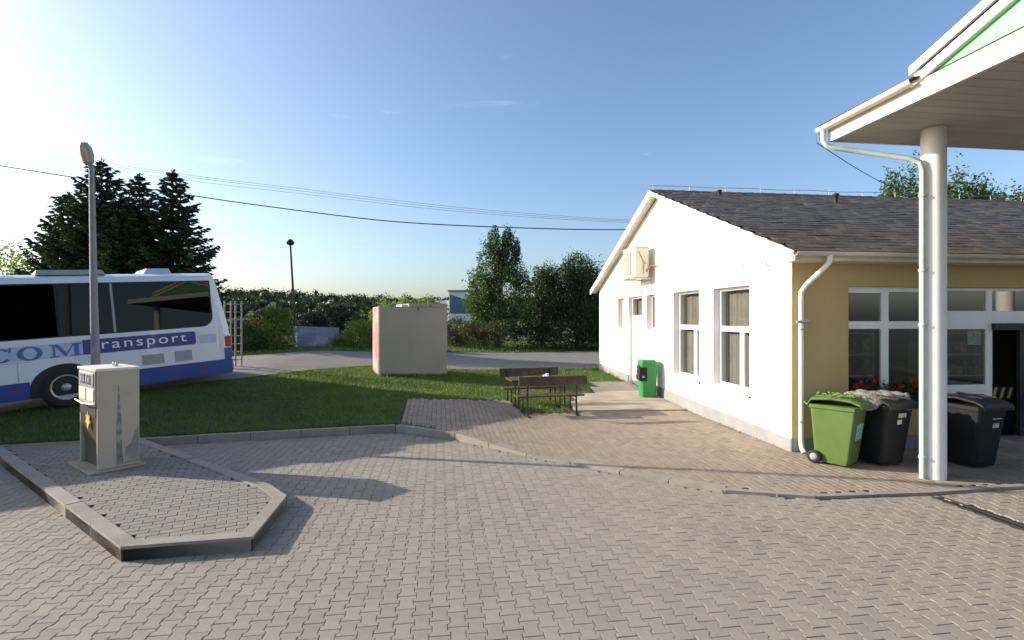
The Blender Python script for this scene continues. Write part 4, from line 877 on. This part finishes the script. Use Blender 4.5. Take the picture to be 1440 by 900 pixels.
# ------------------------------------------------------------------ grey utility box
ux, uy = (523-CX)/F*16.4, 16.4; ub = thing('utility_box', 'tall flat grey utility kiosk with a pink painted end on the lawn', 'utility box', (-4.22, 16.25, lawn_z(-4.2,16.25)-.02), R(24))
m_ = MB(); m_.box(0,2.24,0,1.25,-.25,2.24); m_.build('shell', M['kiosk'], ub, bevel=.015)
m_ = MB(); m_.box(-.012,-.001,.06,1.19,.04,2.24); m_.build('painted_end', M['pink'], ub)
m_ = MB(); m_.box(.95,2.26,-.02,1.27,2.241,2.35); m_.build('roof_slab', M['kiosk'], ub, bevel=.01)
m_ = MB(); m_.box(.75,.945,.2,1.1,2.241,2.32); m_.build('roof_block', M['far_white'], ub, bevel=.02)
m_ = MB(); m_.box(1.085,1.095,-.004,.0,.02,1.35); m_.build('panel_seam', M['plinth'], ub)
for x, z in ((1.25,2.18),(1.66,2.29)):
    m_ = MB(); m_.box(x,x+.025,-.026,.0,z-.045,z+.04); m_.build('lifting_eye', M['black'], ub)

# ------------------------------------------------------------------ coach
BX, BY = -9.96, 11.50; bus = thing('coach_bus', 'white and blue coach with dark windows parked behind the lawn', 'bus', (BX, BY, lawn_z(BX, BY) + .03), 0)
bus.scale = (.95, .95, .95); bus.rotation_euler = (0, R(-4.2), R(45.4))
RX = 3.62; FX = RX - 10.9; BWD = 2.5          # local +X = rear, side facing the camera is y = 0 plane (outer y = 0), body towards +Y
def prof(x, rear=0):
    pts = [(.02,.32),(.0,.55),(.0,1.6),(.075,2.96),(.17,3.08),(.40,3.15),(1.25,3.19)]
    pts = pts + [(BWD - y, z) for y, z in pts[-2::-1]]
    sh = lambda z: -.32 * clamp((z - 1.2) / 1.95, 0, 1) ** 1.4 * rear
    return [Vector((x + sh(z), y, z)) for y, z in pts]
def ends(x, k, ins):   # slightly narrowed end loop
    return [Vector((p.x, BWD/2 + (p.y - BWD/2) * ins, p.z if p.z > .6 else p.z + .02)) for p in prof(x, k)]
m_ = MB(); m_.loft([ends(FX, 0, .93), prof(FX + .25), prof(RX - .16, 1), ends(RX, 1, .95)]); body = m_.build('body', M['bus_white'], bus, bevel=.03)
def side_panel(name, m, poly, y=-.006, th=.010, parent=None, curve=True):
    """poly in (x, z) on the near side; follows the side's tumblehome"""
    yy = lambda z: interp(z, [(.32,.02),(.55,0),(1.6,0),(2.96,.075),(3.08,.17)])
    a = [Vector((x, yy(z) + y, z)) for x, z in poly]; b = [p + Vector((0,th,0)) for p in a]
    mb = MB(); mb.loft([a, b]); return mb.build(name, m, parent or bus)
def rrect(x0, x1, z0, z1, r, corners=(1,1,1,1), n=6):
    out = []
    for (cx, cz, a0, f) in ((x1-r, z0+r, -90, corners[0]), (x1-r, z1-r, 0, corners[1]), (x0+r, z1-r, 90, corners[2]), (x0+r, z0+r, 180, corners[3])):
        for k in range(n+1):
            a = R(a0 + 90*k/n)
            if f: out.append((cx + r*math.cos(a), cz + r*math.sin(a)))
        if not f: out.append({-90:(x1,z0), 0:(x1,z1), 90:(x0,z1), 180:(x0,z0)}[a0])
    return out
# skirt in blue: pieces around the wheel arch
WR = .48
side_panel('skirt', M['bus_blue'], [(.62,.30),(RX-.02,.30),(RX-.02,.70),(.62,.70)], -.008)
side_panel('skirt', M['bus_blue'], [(-5.3,.30),(-.62,.30),(-.62,.70),(-5.3,.70)], -.008)
side_panel('skirt', M['bus_blue'], [(FX+.25,.30),(-6.5,.30),(-6.5,.70),(FX+.25,.70)], -.008)
side_panel('rear_corner_panel', M['bus_blue'], [(RX-.36,.70),(RX-.02,.70),(RX-.02,1.02),(RX-.20,1.02),(RX-.20,.70)], -.009)
# wheel arches
def arch(cx):
    P = [(cx + (.64)*math.cos(a), .46 + .58*math.sin(a)) for a in [math.pi*k/14 for k in range(15)]] + [(cx-.64,.30),(cx+.64,.30)]
    return side_panel('wheel_arch', M['black'], P, -.012, .012)
arch(0); arch(-5.9)
for cx in (0, -5.9):
    for yo in (.14, BWD - .14):
        Mw = Matrix.Translation((cx, yo if yo < 1 else yo, WR)) @ Matrix.Rotation(R(90 if yo < 1 else -90),4,'X')
        wh = MB(); wh.lathe([(.28,.10),(.30,.165),(.36,.175),(.44,.165),(WR,.13),(WR,-.13),(.3,-.14)], 36, Mw); wl_ = wh.build('wheel', M['tyre'], bus)
        rm = MB(); rm.lathe([(.285,.12),(.30,.168),(.275,.172),(.24,.11),(.16,.085),(.10,.10),(.09,.15),(.02,.155)], 32, Mw); rr_ = rm.build('rim', M['rim'], wl_)
        for k in range(8):
            a = k*math.pi/4; q = MB(); q.lathe([(.018,.09),(.018,.125),(.008,.13)], 8, Mw @ Matrix.Translation((.135*math.cos(a),.135*math.sin(a),0))); q.build('wheel_nut', M['steel'], rr_)
# glazing: tinted panes over black seal sheets painted in for the cabin's darkness
side_panel('seal_and_dark_backing', M['black'], rrect(-1.05, 3.20, 1.66, 2.93, .28, (1,0,0,0)), -.004, .004)
wnd = side_panel('window', M['bus_glass'], rrect(-.02, 3.16, 1.69, 2.90, .27, (1,0,0,0)), -.016, .008)
side_panel('seal_and_dark_backing', M['black'], [(-6.9,1.66),(-1.06,1.66),(-1.06,2.93),(-6.9,2.93)], -.004, .004)
for x0, x1 in ((-1.52,-.06),(-3.0,-1.56),(-4.5,-3.04),(-6.0,-4.54)):
    side_panel('window', M['bus_glass'], [(x0,1.69),(x1,1.69),(x1,2.90),(x0,2.90)], -.016, .008)
for x in (.98,): side_panel('window_pillar', M['bus_grey'], [(x,1.69),(x+.05,1.69),(x+.05,2.90),(x,2.90)], -.020, .003)
# no seats behind the glass: the body is solid under the black sheets
# banner and lettering
side_panel('banner', M['bus_navy'], rrect(.36, 2.74, 1.20, 1.555, .06, (1,1,0,0)), -.010, .006)
side_panel('banner_tail', M['bus_pale'], [(-2.3,1.17),(.36,1.20),(.36,1.53),(-2.3,1.50)], -.0085, .005)
cu = bpy.data.curves.new('t', 'FONT'); cu.body = 'transport'; cu.size = .36; cu.extrude = .002; cu.space_character = 1.22
to = bpy.data.objects.new('t', cu); COL.objects.link(to); bpy.context.view_layer.update()
me = bpy.data.meshes.new_from_object(to.evaluated_get(bpy.context.evaluated_depsgraph_get())); bpy.data.objects.remove(to)
xs_ = [v.co.x for v in me.vertices]; ys_ = [v.co.y for v in me.vertices]; sc = 2.02 / (max(xs_) - min(xs_)); x0_ = min(xs_)
for v in me.vertices: v.co = Vector(((v.co.x - x0_) * sc + .50, -.0135 - v.co.z, v.co.y * .95 + 1.305))
bm = bmesh.new(); bm.from_mesh(me); bmesh.ops.remove_doubles(bm, verts=bm.verts, dist=.0002); seen = set(); word = []
for v in bm.verts:
    if v in seen: continue
    st_, comp = [v], []; seen.add(v)
    while st_:
        q = st_.pop(); comp.append(q)
        for e in q.link_edges:
            w2 = e.other_vert(q)
            if w2 not in seen: seen.add(w2); st_.append(w2)
    word.append(comp)
for comp in word:
    ix = {v: i for i, v in enumerate(comp)}; fs = {f for v in comp for f in v.link_faces}
    lt = MB(); lt.add([v.co.copy() for v in comp], [tuple(ix[v] for v in f.verts) for f in fs]); lt.build('letter', M['white_plain'], bus)
bm.free()
def ring_letter(cx, cz, wo, ho, wi, hi, gap=None, n=40):
    loops = []; a0, a1 = (0, 2*math.pi) if gap is None else (gap, 2*math.pi - gap)
    mb = MB(); o_, i_ = [], []
    for k in range(n+1):
        a = a0 + (a1-a0)*k/n; o_.append((cx+wo*math.cos(a), cz+ho*math.sin(a))); i_.append((cx+wi*math.cos(a), cz+hi*math.sin(a)))
    for k in range(n):
        q = [o_[k], o_[k+1], i_[k+1], i_[k]]; mb.loft([[Vector((x,-.014,z)) for x, z in q],[Vector((x,-.010,z)) for x, z in q]])
    return mb
def poly_letter(mb, P): mb.loft([[Vector((x,-.014,z)) for x, z in P],[Vector((x,-.010,z)) for x, z in P]]); return mb
lz0, lz1 = 1.20, 1.50
lm = MB(); mx0, mx1 = -.24, .34
for P in ([(mx0,lz0),(mx0+.17,lz0),(mx0+.17,lz0+.03),(mx0,lz0+.03)], [(mx1-.20,lz0),(mx1,lz0),(mx1,lz0+.03),(mx1-.20,lz0+.03)], [(mx0+.06,lz0+.03),(mx0+.10,lz0+.03),(mx0+.10,lz1-.03),(mx0+.06,lz1-.03)], [(mx1-.14,lz0+.03),(mx1-.05,lz0+.03),(mx1-.05,lz1-.03),(mx1-.14,lz1-.03)], [(mx0,lz1-.03),(mx0+.16,lz1-.03),(mx0+.16,lz1),(mx0,lz1)], [(mx1-.18,lz1-.03),(mx1,lz1-.03),(mx1,lz1),(mx1-.18,lz1)], [(mx0+.10,lz1-.03),(mx0+.19,lz1-.03),(.06,lz0+.08),(.035,lz0)], [(.035,lz0),(.06,lz0+.08),(mx1-.14,lz1-.03),(mx1-.17,lz1-.03)]): poly_letter(lm, P)
lm.build('letter', M['bus_letter'], bus)['label'] = 'blue serif letter M'
ring_letter(-.57, 1.345, .215, .16, .115, .125).build('letter', M['bus_letter'], bus)['label'] = 'blue serif letter O'
lc = ring_letter(-1.05, 1.345, .20, .16, .105, .125, .62); poly_letter(lc, [(-.925,1.405),(-.872,1.40),(-.872,1.51),(-.90,1.51)]); lc.build('letter', M['bus_letter'], bus)['label'] = 'blue serif letter C'
li = MB(); poly_letter(li, [(-1.50,1.20),(-1.32,1.20),(-1.32,1.23),(-1.365,1.23),(-1.365,1.47),(-1.32,1.47),(-1.32,1.50),(-1.50,1.50),(-1.50,1.47),(-1.455,1.47),(-1.455,1.23),(-1.50,1.23)])
li.build('letter', M['bus_letter'], bus)['label'] = 'blue serif letter I'
# vents, flaps, lights
for x0, x1, z0, z1 in ((1.50,1.98,.78,1.04),(2.22,2.62,.78,1.06)): side_panel('grille', M['bus_grey'], [(x0,z0),(x1,z0),(x1,z1),(x0,z1)], -.010, .006)
side_panel('flap', M['bus_pale'], [(2.82,1.20),(3.24,1.20),(3.24,1.44),(2.82,1.44)], -.009, .005)
for x in (-.80,-1.25,-2.4,-3.6): side_panel('panel_gap', M['bus_grey'], [(x,.72),(x+.012,.72),(x+.012,1.14),(x,1.14)], -.004, .003)
side_panel('panel_gap', M['bus_grey'], [(-4.8,1.145),(-.55,1.145),(-.55,1.157),(-4.8,1.157)], -.004, .003)
side_panel('panel_gap', M['bus_grey'], [(RX-.30,1.02),(RX-.29,1.02),(RX-.29,1.62),(RX-.30,1.62)], -.004, .003)
for x in (-.95, 2.78): side_panel('side_marker', M['red_lens'], [(x,.53),(x+.16,.53),(x+.16,.555),(x,.555)], -.012, .005)
m_ = MB(); m_.box(RX-.16,RX+.008,-.012,.10,1.04,1.34); tl = m_.build('tail_light', M['red_lens'], bus, bevel=.02)
for k in range(3):
    m_ = MB(); z = 1.07+k*.085; m_.box(RX-.15,RX-.01,-.018,-.0125,z,z+.012); m_.build('lens_rib', mat('lens_rib', (.28,.01,.015), .3) if k == 0 else bpy.data.materials['lens_rib'], tl)
m_ = MB(); m_.box(RX-.15,RX-.01,-.016,.09,1.345,1.40); m_.build('reverse_lamp', M['white_plain'], bus, bevel=.01)
m_ = MB(); m_.box(RX+.0,RX+.06,.15,BWD-.15,.34,.68); m_.build('rear_bumper', M['bus_blue'], bus, bevel=.03)
def roof_unit(x0, x1, h, y0=.5, y1=2.0, taper=.12, m='bus_white', name='roof_unit'):
    q = MB(); b = [Vector(p) for p in ((x0,y0,3.14),(x1,y0,3.14),(x1,y1,3.14),(x0,y1,3.14))]; c = [Vector(p) for p in ((x0+taper,y0+.08,3.16+h),(x1-.05,y0+.08,3.16+h),(x1-.05,y1-.08,3.16+h),(x0+taper,y1-.08,3.16+h))]
    q.loft([b, c]); q.build(name, M[m], bus, bevel=.02)
roof_unit(1.75, 2.42, .14, m='bus_pale'); roof_unit(-.35, .95, .10, .25, 2.2, .03, 'bus_grey'); roof_unit(-2.4, -.95, .17, .3, 2.2, .1, 'bus_pale')

# metal rack behind the coach
t = thing('metal_rack', 'tall pale tubular metal rack standing behind the coach', 'rack', (-8.98, 16.0, lawn_z(-8.98,16.0) + .02), R(-20))
for x in (0,.26):
    m_ = MB(); m_.tube([(x,0,0),(x,.0,2.1)], .025, 8); m_.build('upright', M['pole_grey'], t); m_ = MB(); m_.tube([(x,.4,0),(x,.4,2.1)], .025, 8); m_.build('upright', M['pole_grey'], t)
for k in range(8):
    z = .25 + k*.25; m_ = MB()
    m_.tube([(0,0,z),(.26,0,z)], .012, 6); m_.tube([(0,.4,z),(.26,.4,z)], .012, 6); m_.tube([(0,0,z),(0,.4,z)], .012, 6); m_.tube([(.26,0,z),(.26,.4,z)], .012, 6); m_.build('rung', M['pole_grey'], t)
m_ = MB(); m_.lathe([(.03,-.02),(.09,-.02),(.09,.02),(.03,.02)], 14, Matrix.Translation((.30,-.02,.09)) @ Matrix.Rotation(R(90),4,'X')); m_.build('wheel', M['tyre'], t)

# pale violet board fence
t = thing('board_fence', 'low pale violet board fence beside the leaning lamp post', 'fence', ((412-CX)/F*26, 26, lawn_z(-11,26)-.02), R(4))
for k in range(9):
    m_ = MB(); x = k*.255; h = 1.14 - .01*k + rnd.uniform(-.01,.01); m_.box(x,x+.245,0,.03,.04,h); m_.build('board', M['violet'], t, bevel=.004)
for x in (.05,1.15,2.25):
    m_ = MB(); m_.box(x-.03,x+.03,.032,.09,0,1.0); m_.build('post', M['pole_grey'], t)

# ------------------------------------------------------------------ overhead cables
def cable(label, pts, d, r):
    P = [at(x, y, d) for x, y in pts]; out_ = []
    for i in range(len(P)-1):
        p0 = P[max(i-1,0)]; p1 = P[i]; p2 = P[i+1]; p3 = P[min(i+2,len(P)-1)]
        for k in range(8):
            s = k/8; out_.append(.5*((2*p1)+(p2-p0)*s+(2*p0-5*p1+4*p2-p3)*s*s+(3*p1-p0-3*p2+p3)*s**3))
    out_.append(P[-1]); m_ = MB(); m_.tube(out_, r, 6); tag(m_.build('overhead_cable', M['black' if r > .02 else 'pole_grey']), label, 'cable', 'overhead cables')
cable('thick black overhead cable, lowest of the lines across the sky', [(-260,190),(0,233),(270,275),(420,296),(560,312),(720,320),(870,323),(1000,318)], 33, .034)
cable('thin overhead wire, topmost of the faint lines', [(-260,178),(0,208),(250,244),(420,265),(640,291),(840,307),(1000,313)], 38, .011)
cable('thin overhead wire just under the topmost faint line', [(-260,184),(0,212),(250,247),(420,268),(640,294),(840,309),(1000,314)], 38.6, .011)
cable('thin overhead wire just above the thick black cable', [(-260,190),(0,218),(250,252),(420,272),(640,297),(840,311),(1000,315)], 39.2, .011)
# ------------------------------------------------------------------ vegetation
def blob_pts(n, ells, shell=.55, rough=.25):
    vol = np.array([e[3]*e[4]*e[5] for e in ells]) ** .75; vol /= vol.sum(); out_ = []
    for e, k in zip(ells, (vol*n).astype(int)):
        q = NR.normal(0, 1, (k, 3)); q /= np.linalg.norm(q, axis=1, keepdims=True)
        # lumpy radius
        lump = 1 + rough * (np.sin(q[:,0]*5+e[0]*3) * np.sin(q[:,1]*6+e[1]*2) + .6*np.sin(q[:,2]*9+e[2]*4+q[:,0]*4)) 
        r = (shell + (1-shell) * NR.uniform(0, 1, k) ** .6) * lump * NR.uniform(.85, 1.08, k)
        out_.append(np.array(e[:3]) + q * r[:, None] * np.array(e[3:6]))
    return np.concatenate(out_)
def limb(mb, a, b, r0, r1, wob=.06, n=5):
    a, b = Vector(a), Vector(b); L_ = (b-a).length; pts = [a.lerp(b, k/n) + Vector((rnd.gauss(0,wob*L_*.2), rnd.gauss(0,wob*L_*.2), 0)) * (1 if 0 < k < n else 0) for k in range(n+1)]
    mb.tube(pts, [r0+(r1-r0)*k/n for k in range(n+1)], 7)
def tree(name, label, x, y, ells, n, leaf, m, trunk_h=None, tr=.12, group=None, cat='tree', shell=.5, rough=.28, asp=.62, twigs=10):
    z = zone_z(x, y); t = thing(name, label, cat, (x, y, z - .05), 0, group)
    # sub-clumps around every ellipsoid for an uneven outline
    full = []
    for e in ells:
        full.append(e)
        for k in range(twigs):
            q = Vector((rnd.gauss(0,1), rnd.gauss(0,1), rnd.gauss(.15,1))).normalized(); s = rnd.uniform(.22,.42)
            full.append((e[0]+q.x*e[3]*.86, e[1]+q.y*e[4]*.86, e[2]+q.z*e[5]*.9, e[3]*s, e[4]*s, e[5]*s*1.1))
    pts = blob_pts(n, full, shell, rough); pts = pts[pts[:,2] > .05]
    link('crown' if trunk_h else 'foliage', quads_mesh('crown', leaf_quads(pts, leaf, asp=asp), m), t)
    if trunk_h:
        mb = MB(); limb(mb, (0,0,-.1), (rnd.gauss(0,.05),rnd.gauss(0,.05),trunk_h), tr, tr*.45)
        for e in full[::2]: limb(mb, (0,0,min(trunk_h*.75, e[2]*.6)), e[:3], tr*.4, .012, .25)
        mb.build('trunk', M['bark'], t)
    else:
        mb = MB()
        for e in full[::3]: limb(mb, (e[0]*.3,e[1]*.3,-.05), (e[0],e[1],e[2]), .025, .008, .2)
        mb.build('stems', M['bark'], t)
    return t
def spruce(label, px, d, ytop, rad, n_wh, up=.0):
    x = (px-CX)/F*d; y = d; z0 = lawn_z(x, y); H = CAMZ + (CY-ytop)/F*d - z0
    t = thing('spruce_tree', label, 'spruce', (x, y, z0 - .05), rnd.uniform(0,6), 'spruces behind the coach')
    mb = MB(); mb.tube([(0,0,-.1),(0,0,H*.5),(0,0,H)], [.17,.09,.012], 8); 
    cards = []
    for w_ in range(n_wh):
        f = w_/(n_wh-1); h = .6 + (H-.75)*f**.92; Lb = rad*(1-f)**.72*(.9 if f > .1 else .8) + .12; nb_ = 7 if f < .8 else 5
        for b_ in range(nb_):
            a = b_*2*math.pi/nb_ + w_*.9 + rnd.gauss(0,.18); L_ = Lb*rnd.uniform(.68,1.18); rise = (.28*f + up - .10) + rnd.gauss(0,.08)
            seg = max(4, int(L_/.13)); P = []
            for k in range(seg+1):
                s = k/seg; r = L_*s; zz = h + rise*r - .16*r*(1-s)*1.2 + .22*L_*s*s*.6
                P.append(Vector((math.cos(a)*r, math.sin(a)*r, zz)))
            mb.tube([P[0], P[seg//2], P[-1]], [.022,.014,.006], 4, cap=False)
            tdir = Vector((math.cos(a), math.sin(a), 0)); sdir = Vector((-math.sin(a), math.cos(a), 0))
            for k in range(1, seg+1):
                s = k/seg; tw = (.48*L_*(1-s)**.7*.62 + .13)
                for sg in (-1, 1):
                    d_ = (tdir*.62 + sdir*sg*.75 + Vector((0,0,rnd.gauss(-.12,.14)))).normalized(); tl_ = tw*rnd.uniform(.6,1.15); nn_ = max(2, int(tl_/.10))
                    for q in range(nn_):
                        c = P[k] + d_*(tl_*(q+.5)/nn_); cards.append((c, d_ + Vector((rnd.gauss(0,.3),rnd.gauss(0,.3),rnd.gauss(0,.25)))))
                cards.append((P[k], tdir + Vector((rnd.gauss(0,.2),rnd.gauss(0,.2),rnd.gauss(.1,.2)))))
    for k in range(14):
        cards.append((Vector((rnd.gauss(0,.04),rnd.gauss(0,.04),H-.5+.045*k)), Vector((rnd.gauss(0,.6),rnd.gauss(0,.6),1))))
    mb.build('trunk', M['bark'], t)
    C = np.array([c for c, _ in cards]); D = np.array([v.normalized() for _, v in cards]); N = len(C)
    out_ = []
    for rep in range(2):
        e = NR.normal(0, 1, (N, 3)); e -= (e*D).sum(1, keepdims=True)*D; e /= np.linalg.norm(e, axis=1, keepdims=True)
        s = NR.uniform(.18,.32,(N,1)); wdt = NR.uniform(.03,.06,(N,1)); o_ = NR.normal(0,.02,(N,3))
        out_.append(np.stack([C+o_-D*s*.5, C+o_+e*wdt, C+o_+D*s*.5, C+o_-e*wdt], 1))
    link('needles', quads_mesh('needles', np.concatenate(out_), M['fol_spruce']), t)
spruce('tallest dark spruce, behind the coach beside the tall lamp post', 143, 25, 226, 3.8, 32, .12)
spruce('middle dark spruce behind the coach, smaller top between its neighbours', 196, 26.5, 246, 2.7, 28, .04)
spruce('right hand dark spruce behind the rear of the coach', 243, 25.3, 241, 3.0, 31, .04)
spruce('left spruce with upswept branches behind the coach roof', 96, 26, 272, 2.6, 24, .30)
spruce('low young spruce between the two tall ones behind the coach', 176, 24.0, 286, 2.6, 22, .06)
def px(v, d): return (v-CX)/F*d
tree('leafy_shrub', 'olive leafy shrub at the left edge above the coach roof', px(8,30), 30, [(0,0,3.2,1.9,1.6,2.6),(1.2,0,2.6,1.2,1.2,2.0)], 5000, .15, M['fol_light'], 2.4, .1, cat='shrub')
# tall tree and dark trees right of the box
tree('leafy_tree', 'tall upright leafy tree with two pointed tops behind the lane', px(702,33), 33, [(0,0,3.0,1.9,1.6,2.7),(-.55,0,5.6,.85,.8,1.7),(.65,.1,5.6,.75,.8,1.8),(-.35,0,7.0,.35,.35,.85),(.55,0,7.0,.38,.35,.9),(-1.2,0,3.4,1.0,1.0,1.6)], 26000, .125, M['fol_tree'], 5.2, .14, cat='tree', twigs=16)
tree('leafy_tree', 'dark dense tree beside the tall upright tree', px(762,35), 35, [(0,0,2.6,1.7,1.6,2.7),(.3,0,4.2,1.2,1.2,1.5)], 16000, .13, M['fol_dark'], 3.5, .14, twigs=14)
tree('leafy_tree', 'dark round tree next to the white gable', px(810,34), 34, [(0,0,2.9,2.1,1.8,2.8),(.2,0,5.0,1.2,1.2,1.2),(-.9,0,4.5,.9,1,1.1),(1.1,.5,3.0,1.6,1.4,2.6)], 22000, .13, M['fol_dark'], 4.0, .16, twigs=16)
tree('leafy_tree', 'dark low tree half hidden by the white gable', px(850,36), 36, [(0,0,2.4,2.2,1.7,2.5)], 9000, .14, M['fol_dark'], 3.0, .14)
tree('hedge', 'brownish clipped hedge beyond the lane beside the grey kiosk', px(660,31), 31, [(0,0,.7,1.4,.6,.9),(-1.3,0,.6,.9,.6,.8),(1.4,.1,.8,1.0,.7,.95)], 9000, .09, M['fol_brown'], cat='hedge')
tree('leafy_shrub', 'green shrub behind the brownish hedge', px(648,34), 34, [(0,0,.9,1.5,.9,1.0)], 6000, .11, M['fol_tree'], cat='shrub')
tree('leafy_shrub', 'dark shrub under the dark trees at the lane edge', px(770,32.5), 32.5, [(-1.2,0,.8,1.4,.7,1.1),(1.2,0,.9,1.6,.7,1.2),(3.2,.4,.9,1.3,.7,1.2)], 10000, .11, M['fol_dark'], cat='shrub')
# beyond the lane, left of the box
tree('leafy_shrub', 'yellow green bushy shrub left of the leaning lamp post', px(388,24.5), 24.5, [(0,0,.9,.95,.8,1.0),(.1,0,1.6,.6,.6,.55),(-.4,0,.5,.7,.6,.6)], 9000, .085, M['fol_light'], cat='shrub')
tree('leafy_shrub', 'wild green shrub close to the rear of the coach', px(346,24), 24, [(0,0,.5,1.0,.7,.7),(-.9,0,.8,.8,.6,.9)], 6500, .085, M['fol_tree'], cat='shrub')
tree('leafy_shrub', 'spreading yellow green shrub to the right of the board fence', px(503,25.5), 25.5, [(0,0,.5,1.1,.7,.75),(.5,0,.8,.7,.6,.6),(-.7,-.1,.3,.7,.5,.4)], 9000, .08, M['fol_light'], cat='shrub')
tree('leafy_shrub', 'green shrub between the spreading shrub and the grey kiosk', px(545,27), 27, [(0,0,.7,1.1,.8,.9)], 5000, .09, M['fol_tree'], cat='shrub')
tree('flowering_shrub', 'grey green shrub with pale blossom behind the lane', px(352,28), 28, [(0,0,.8,1.1,.8,.9)], 5000, .09, M['fol_brown'], cat='shrub')
for k, (pxx, d, yt, w_, mm, lab) in enumerate([
    (430,62,436,4.6,'fol_forest','round tree behind the leaning lamp post'), (345,60,446,4.0,'fol_forest','round tree beyond the shrubs by the coach'),
    (470,72,424,5.2,'fol_forest','broad dark tree left of the field gap'), (515,68,438,3.6,'fol_forest','rounded tree just left of the grey kiosk top'),
    (385,66,432,4.4,'fol_forest','rounded tree behind the yellow green shrub'), (588,58,409,5.0,'fol_light','pale green tree rising over the grey kiosk'),
    (552,60,417,4.6,'fol_light','pale green tree left of the one over the kiosk')]):
    H = (CAMZ + (CY-yt)*d/F - lawn_z(px(pxx,d), d))*.9
    tree('round_tree', lab, px(pxx,d), d, [(0,0,H*.5,w_*.55,w_*.5,H*.48),(w_*.3,0,H*.42,w_*.35,w_*.3,H*.36)], 9000, .26, M[mm], H*.6, .2, group='trees beyond the lane', shell=.6)
# trees behind the building
for pxx, d, yt, w_, mm, lab in ((1290,27,225,4.2,'fol_tree','leafy tree rising behind the shop roof left of the column'), (1345,26,232,4.0,'fol_tree','leafy tree behind the shop roof right of the column'), (1425,25,256,4.0,'fol_light','paler tree behind the shop roof at the right edge'), (1500,25,240,5.0,'fol_tree','leafy tree at the far right beyond the shop roof')):
    H = CAMZ + (CY-yt)*d/F - .5
    tree('leafy_tree', lab, px(pxx,d), d, [(0,0,H*.62,w_*.42,w_*.4,H*.33),(w_*.25,0,H*.72,w_*.26,w_*.25,H*.2),(-w_*.22,0,H*.78,w_*.24,w_*.25,H*.18)], 11000, .15, M[mm], H*.7, .16, group='trees behind the shop', twigs=14, rough=.4)

# far white building
d = 78; t = thing('far_building', 'white modern building with dark glass front far behind the kiosk', 'building', (px(612,d), d, lawn_z(px(612,d), d) + 1.1), R(-6))
m_ = MB(); m_.box(0,2.2,0,6,-2,3.6); m_.build('wing', M['far_white'], t)
m_ = MB(); m_.box(2.25,9.0,-.5,6,-2,4.9); m_.build('wall', M['far_white'], t)
m_ = MB(); m_.box(2.1,9.2,-.7,6.2,4.91,5.15); m_.build('roof', M['plinth'], t)
P = [(2.4,1.6),(6.6,1.6),(6.6,2.6),(4.8,3.7),(2.4,4.5)]
m_ = MB(); m_.loft([[Vector((a,-.56,b)) for a, b in P],[Vector((a,-.505,b)) for a, b in P]]); m_.build('glass_front', M['far_glass'], t)
for x in (.4,1.2):
    m_ = MB(); m_.box(x,x+.5,-.05,.0,2.3,3.1); w_ = m_.build('window', M['far_glass'], t); m_ = MB(); m_.box(x-.05,x+.55,-.07,-.051,2.22,2.29); m_.build('sill', M['far_white'], w_)
for x in (7.0,7.9):
    m_ = MB(); m_.box(x,x+.6,-.56,-.505,2.0,3.2); m_.build('window', M['far_glass'], t)

# field strip and far forest
f_ = MB(); nx = 24
for i in range(nx):
    xa, xb = -34 + i*1.6, -34 + (i+1)*1.6
    f_.add([(xa,50,lawn_z(xa,50)+.05),(xb,50,lawn_z(xb,50)+.05),(xb,62,lawn_z(xb,62)+.05),(xa,62,lawn_z(xa,62)+.05)], [(0,1,2,3)])
tag(f_.build('field', mat('dry_field', (.20,.17,.06), .95, .2, .8, .4, 8), fix=False), 'pale yellow green field strip beyond the shrubs', kind='structure')
P_ = []
for k in range(1000):
    y = 140 + 230*rnd.random()**1.15; x = rnd.uniform(-1.05,1.15)*y*.98
    z = lawn_z(x, y); h = rnd.uniform(4.0, 6.6) * (1 if y < 200 else 1.25); w_ = rnd.uniform(2.6, 4.4)
    n = 150 if y < 230 else 110
    P_.append(leaf_quads(blob_pts(n, [(x,y,z+h*.5,w_,w_,h*.52)], .78, .16), .22 + y*.0026))
    P_.append(leaf_quads(blob_pts(16, [(x,y,z+h*.45,w_*.7,w_*.7,h*.42)], .4, .1), 2.6, asp=.9))
tag(link('far_forest', quads_mesh('far_forest', np.concatenate(P_), M['fol_forest'])), 'wooded hillside along the horizon', kind='stuff')
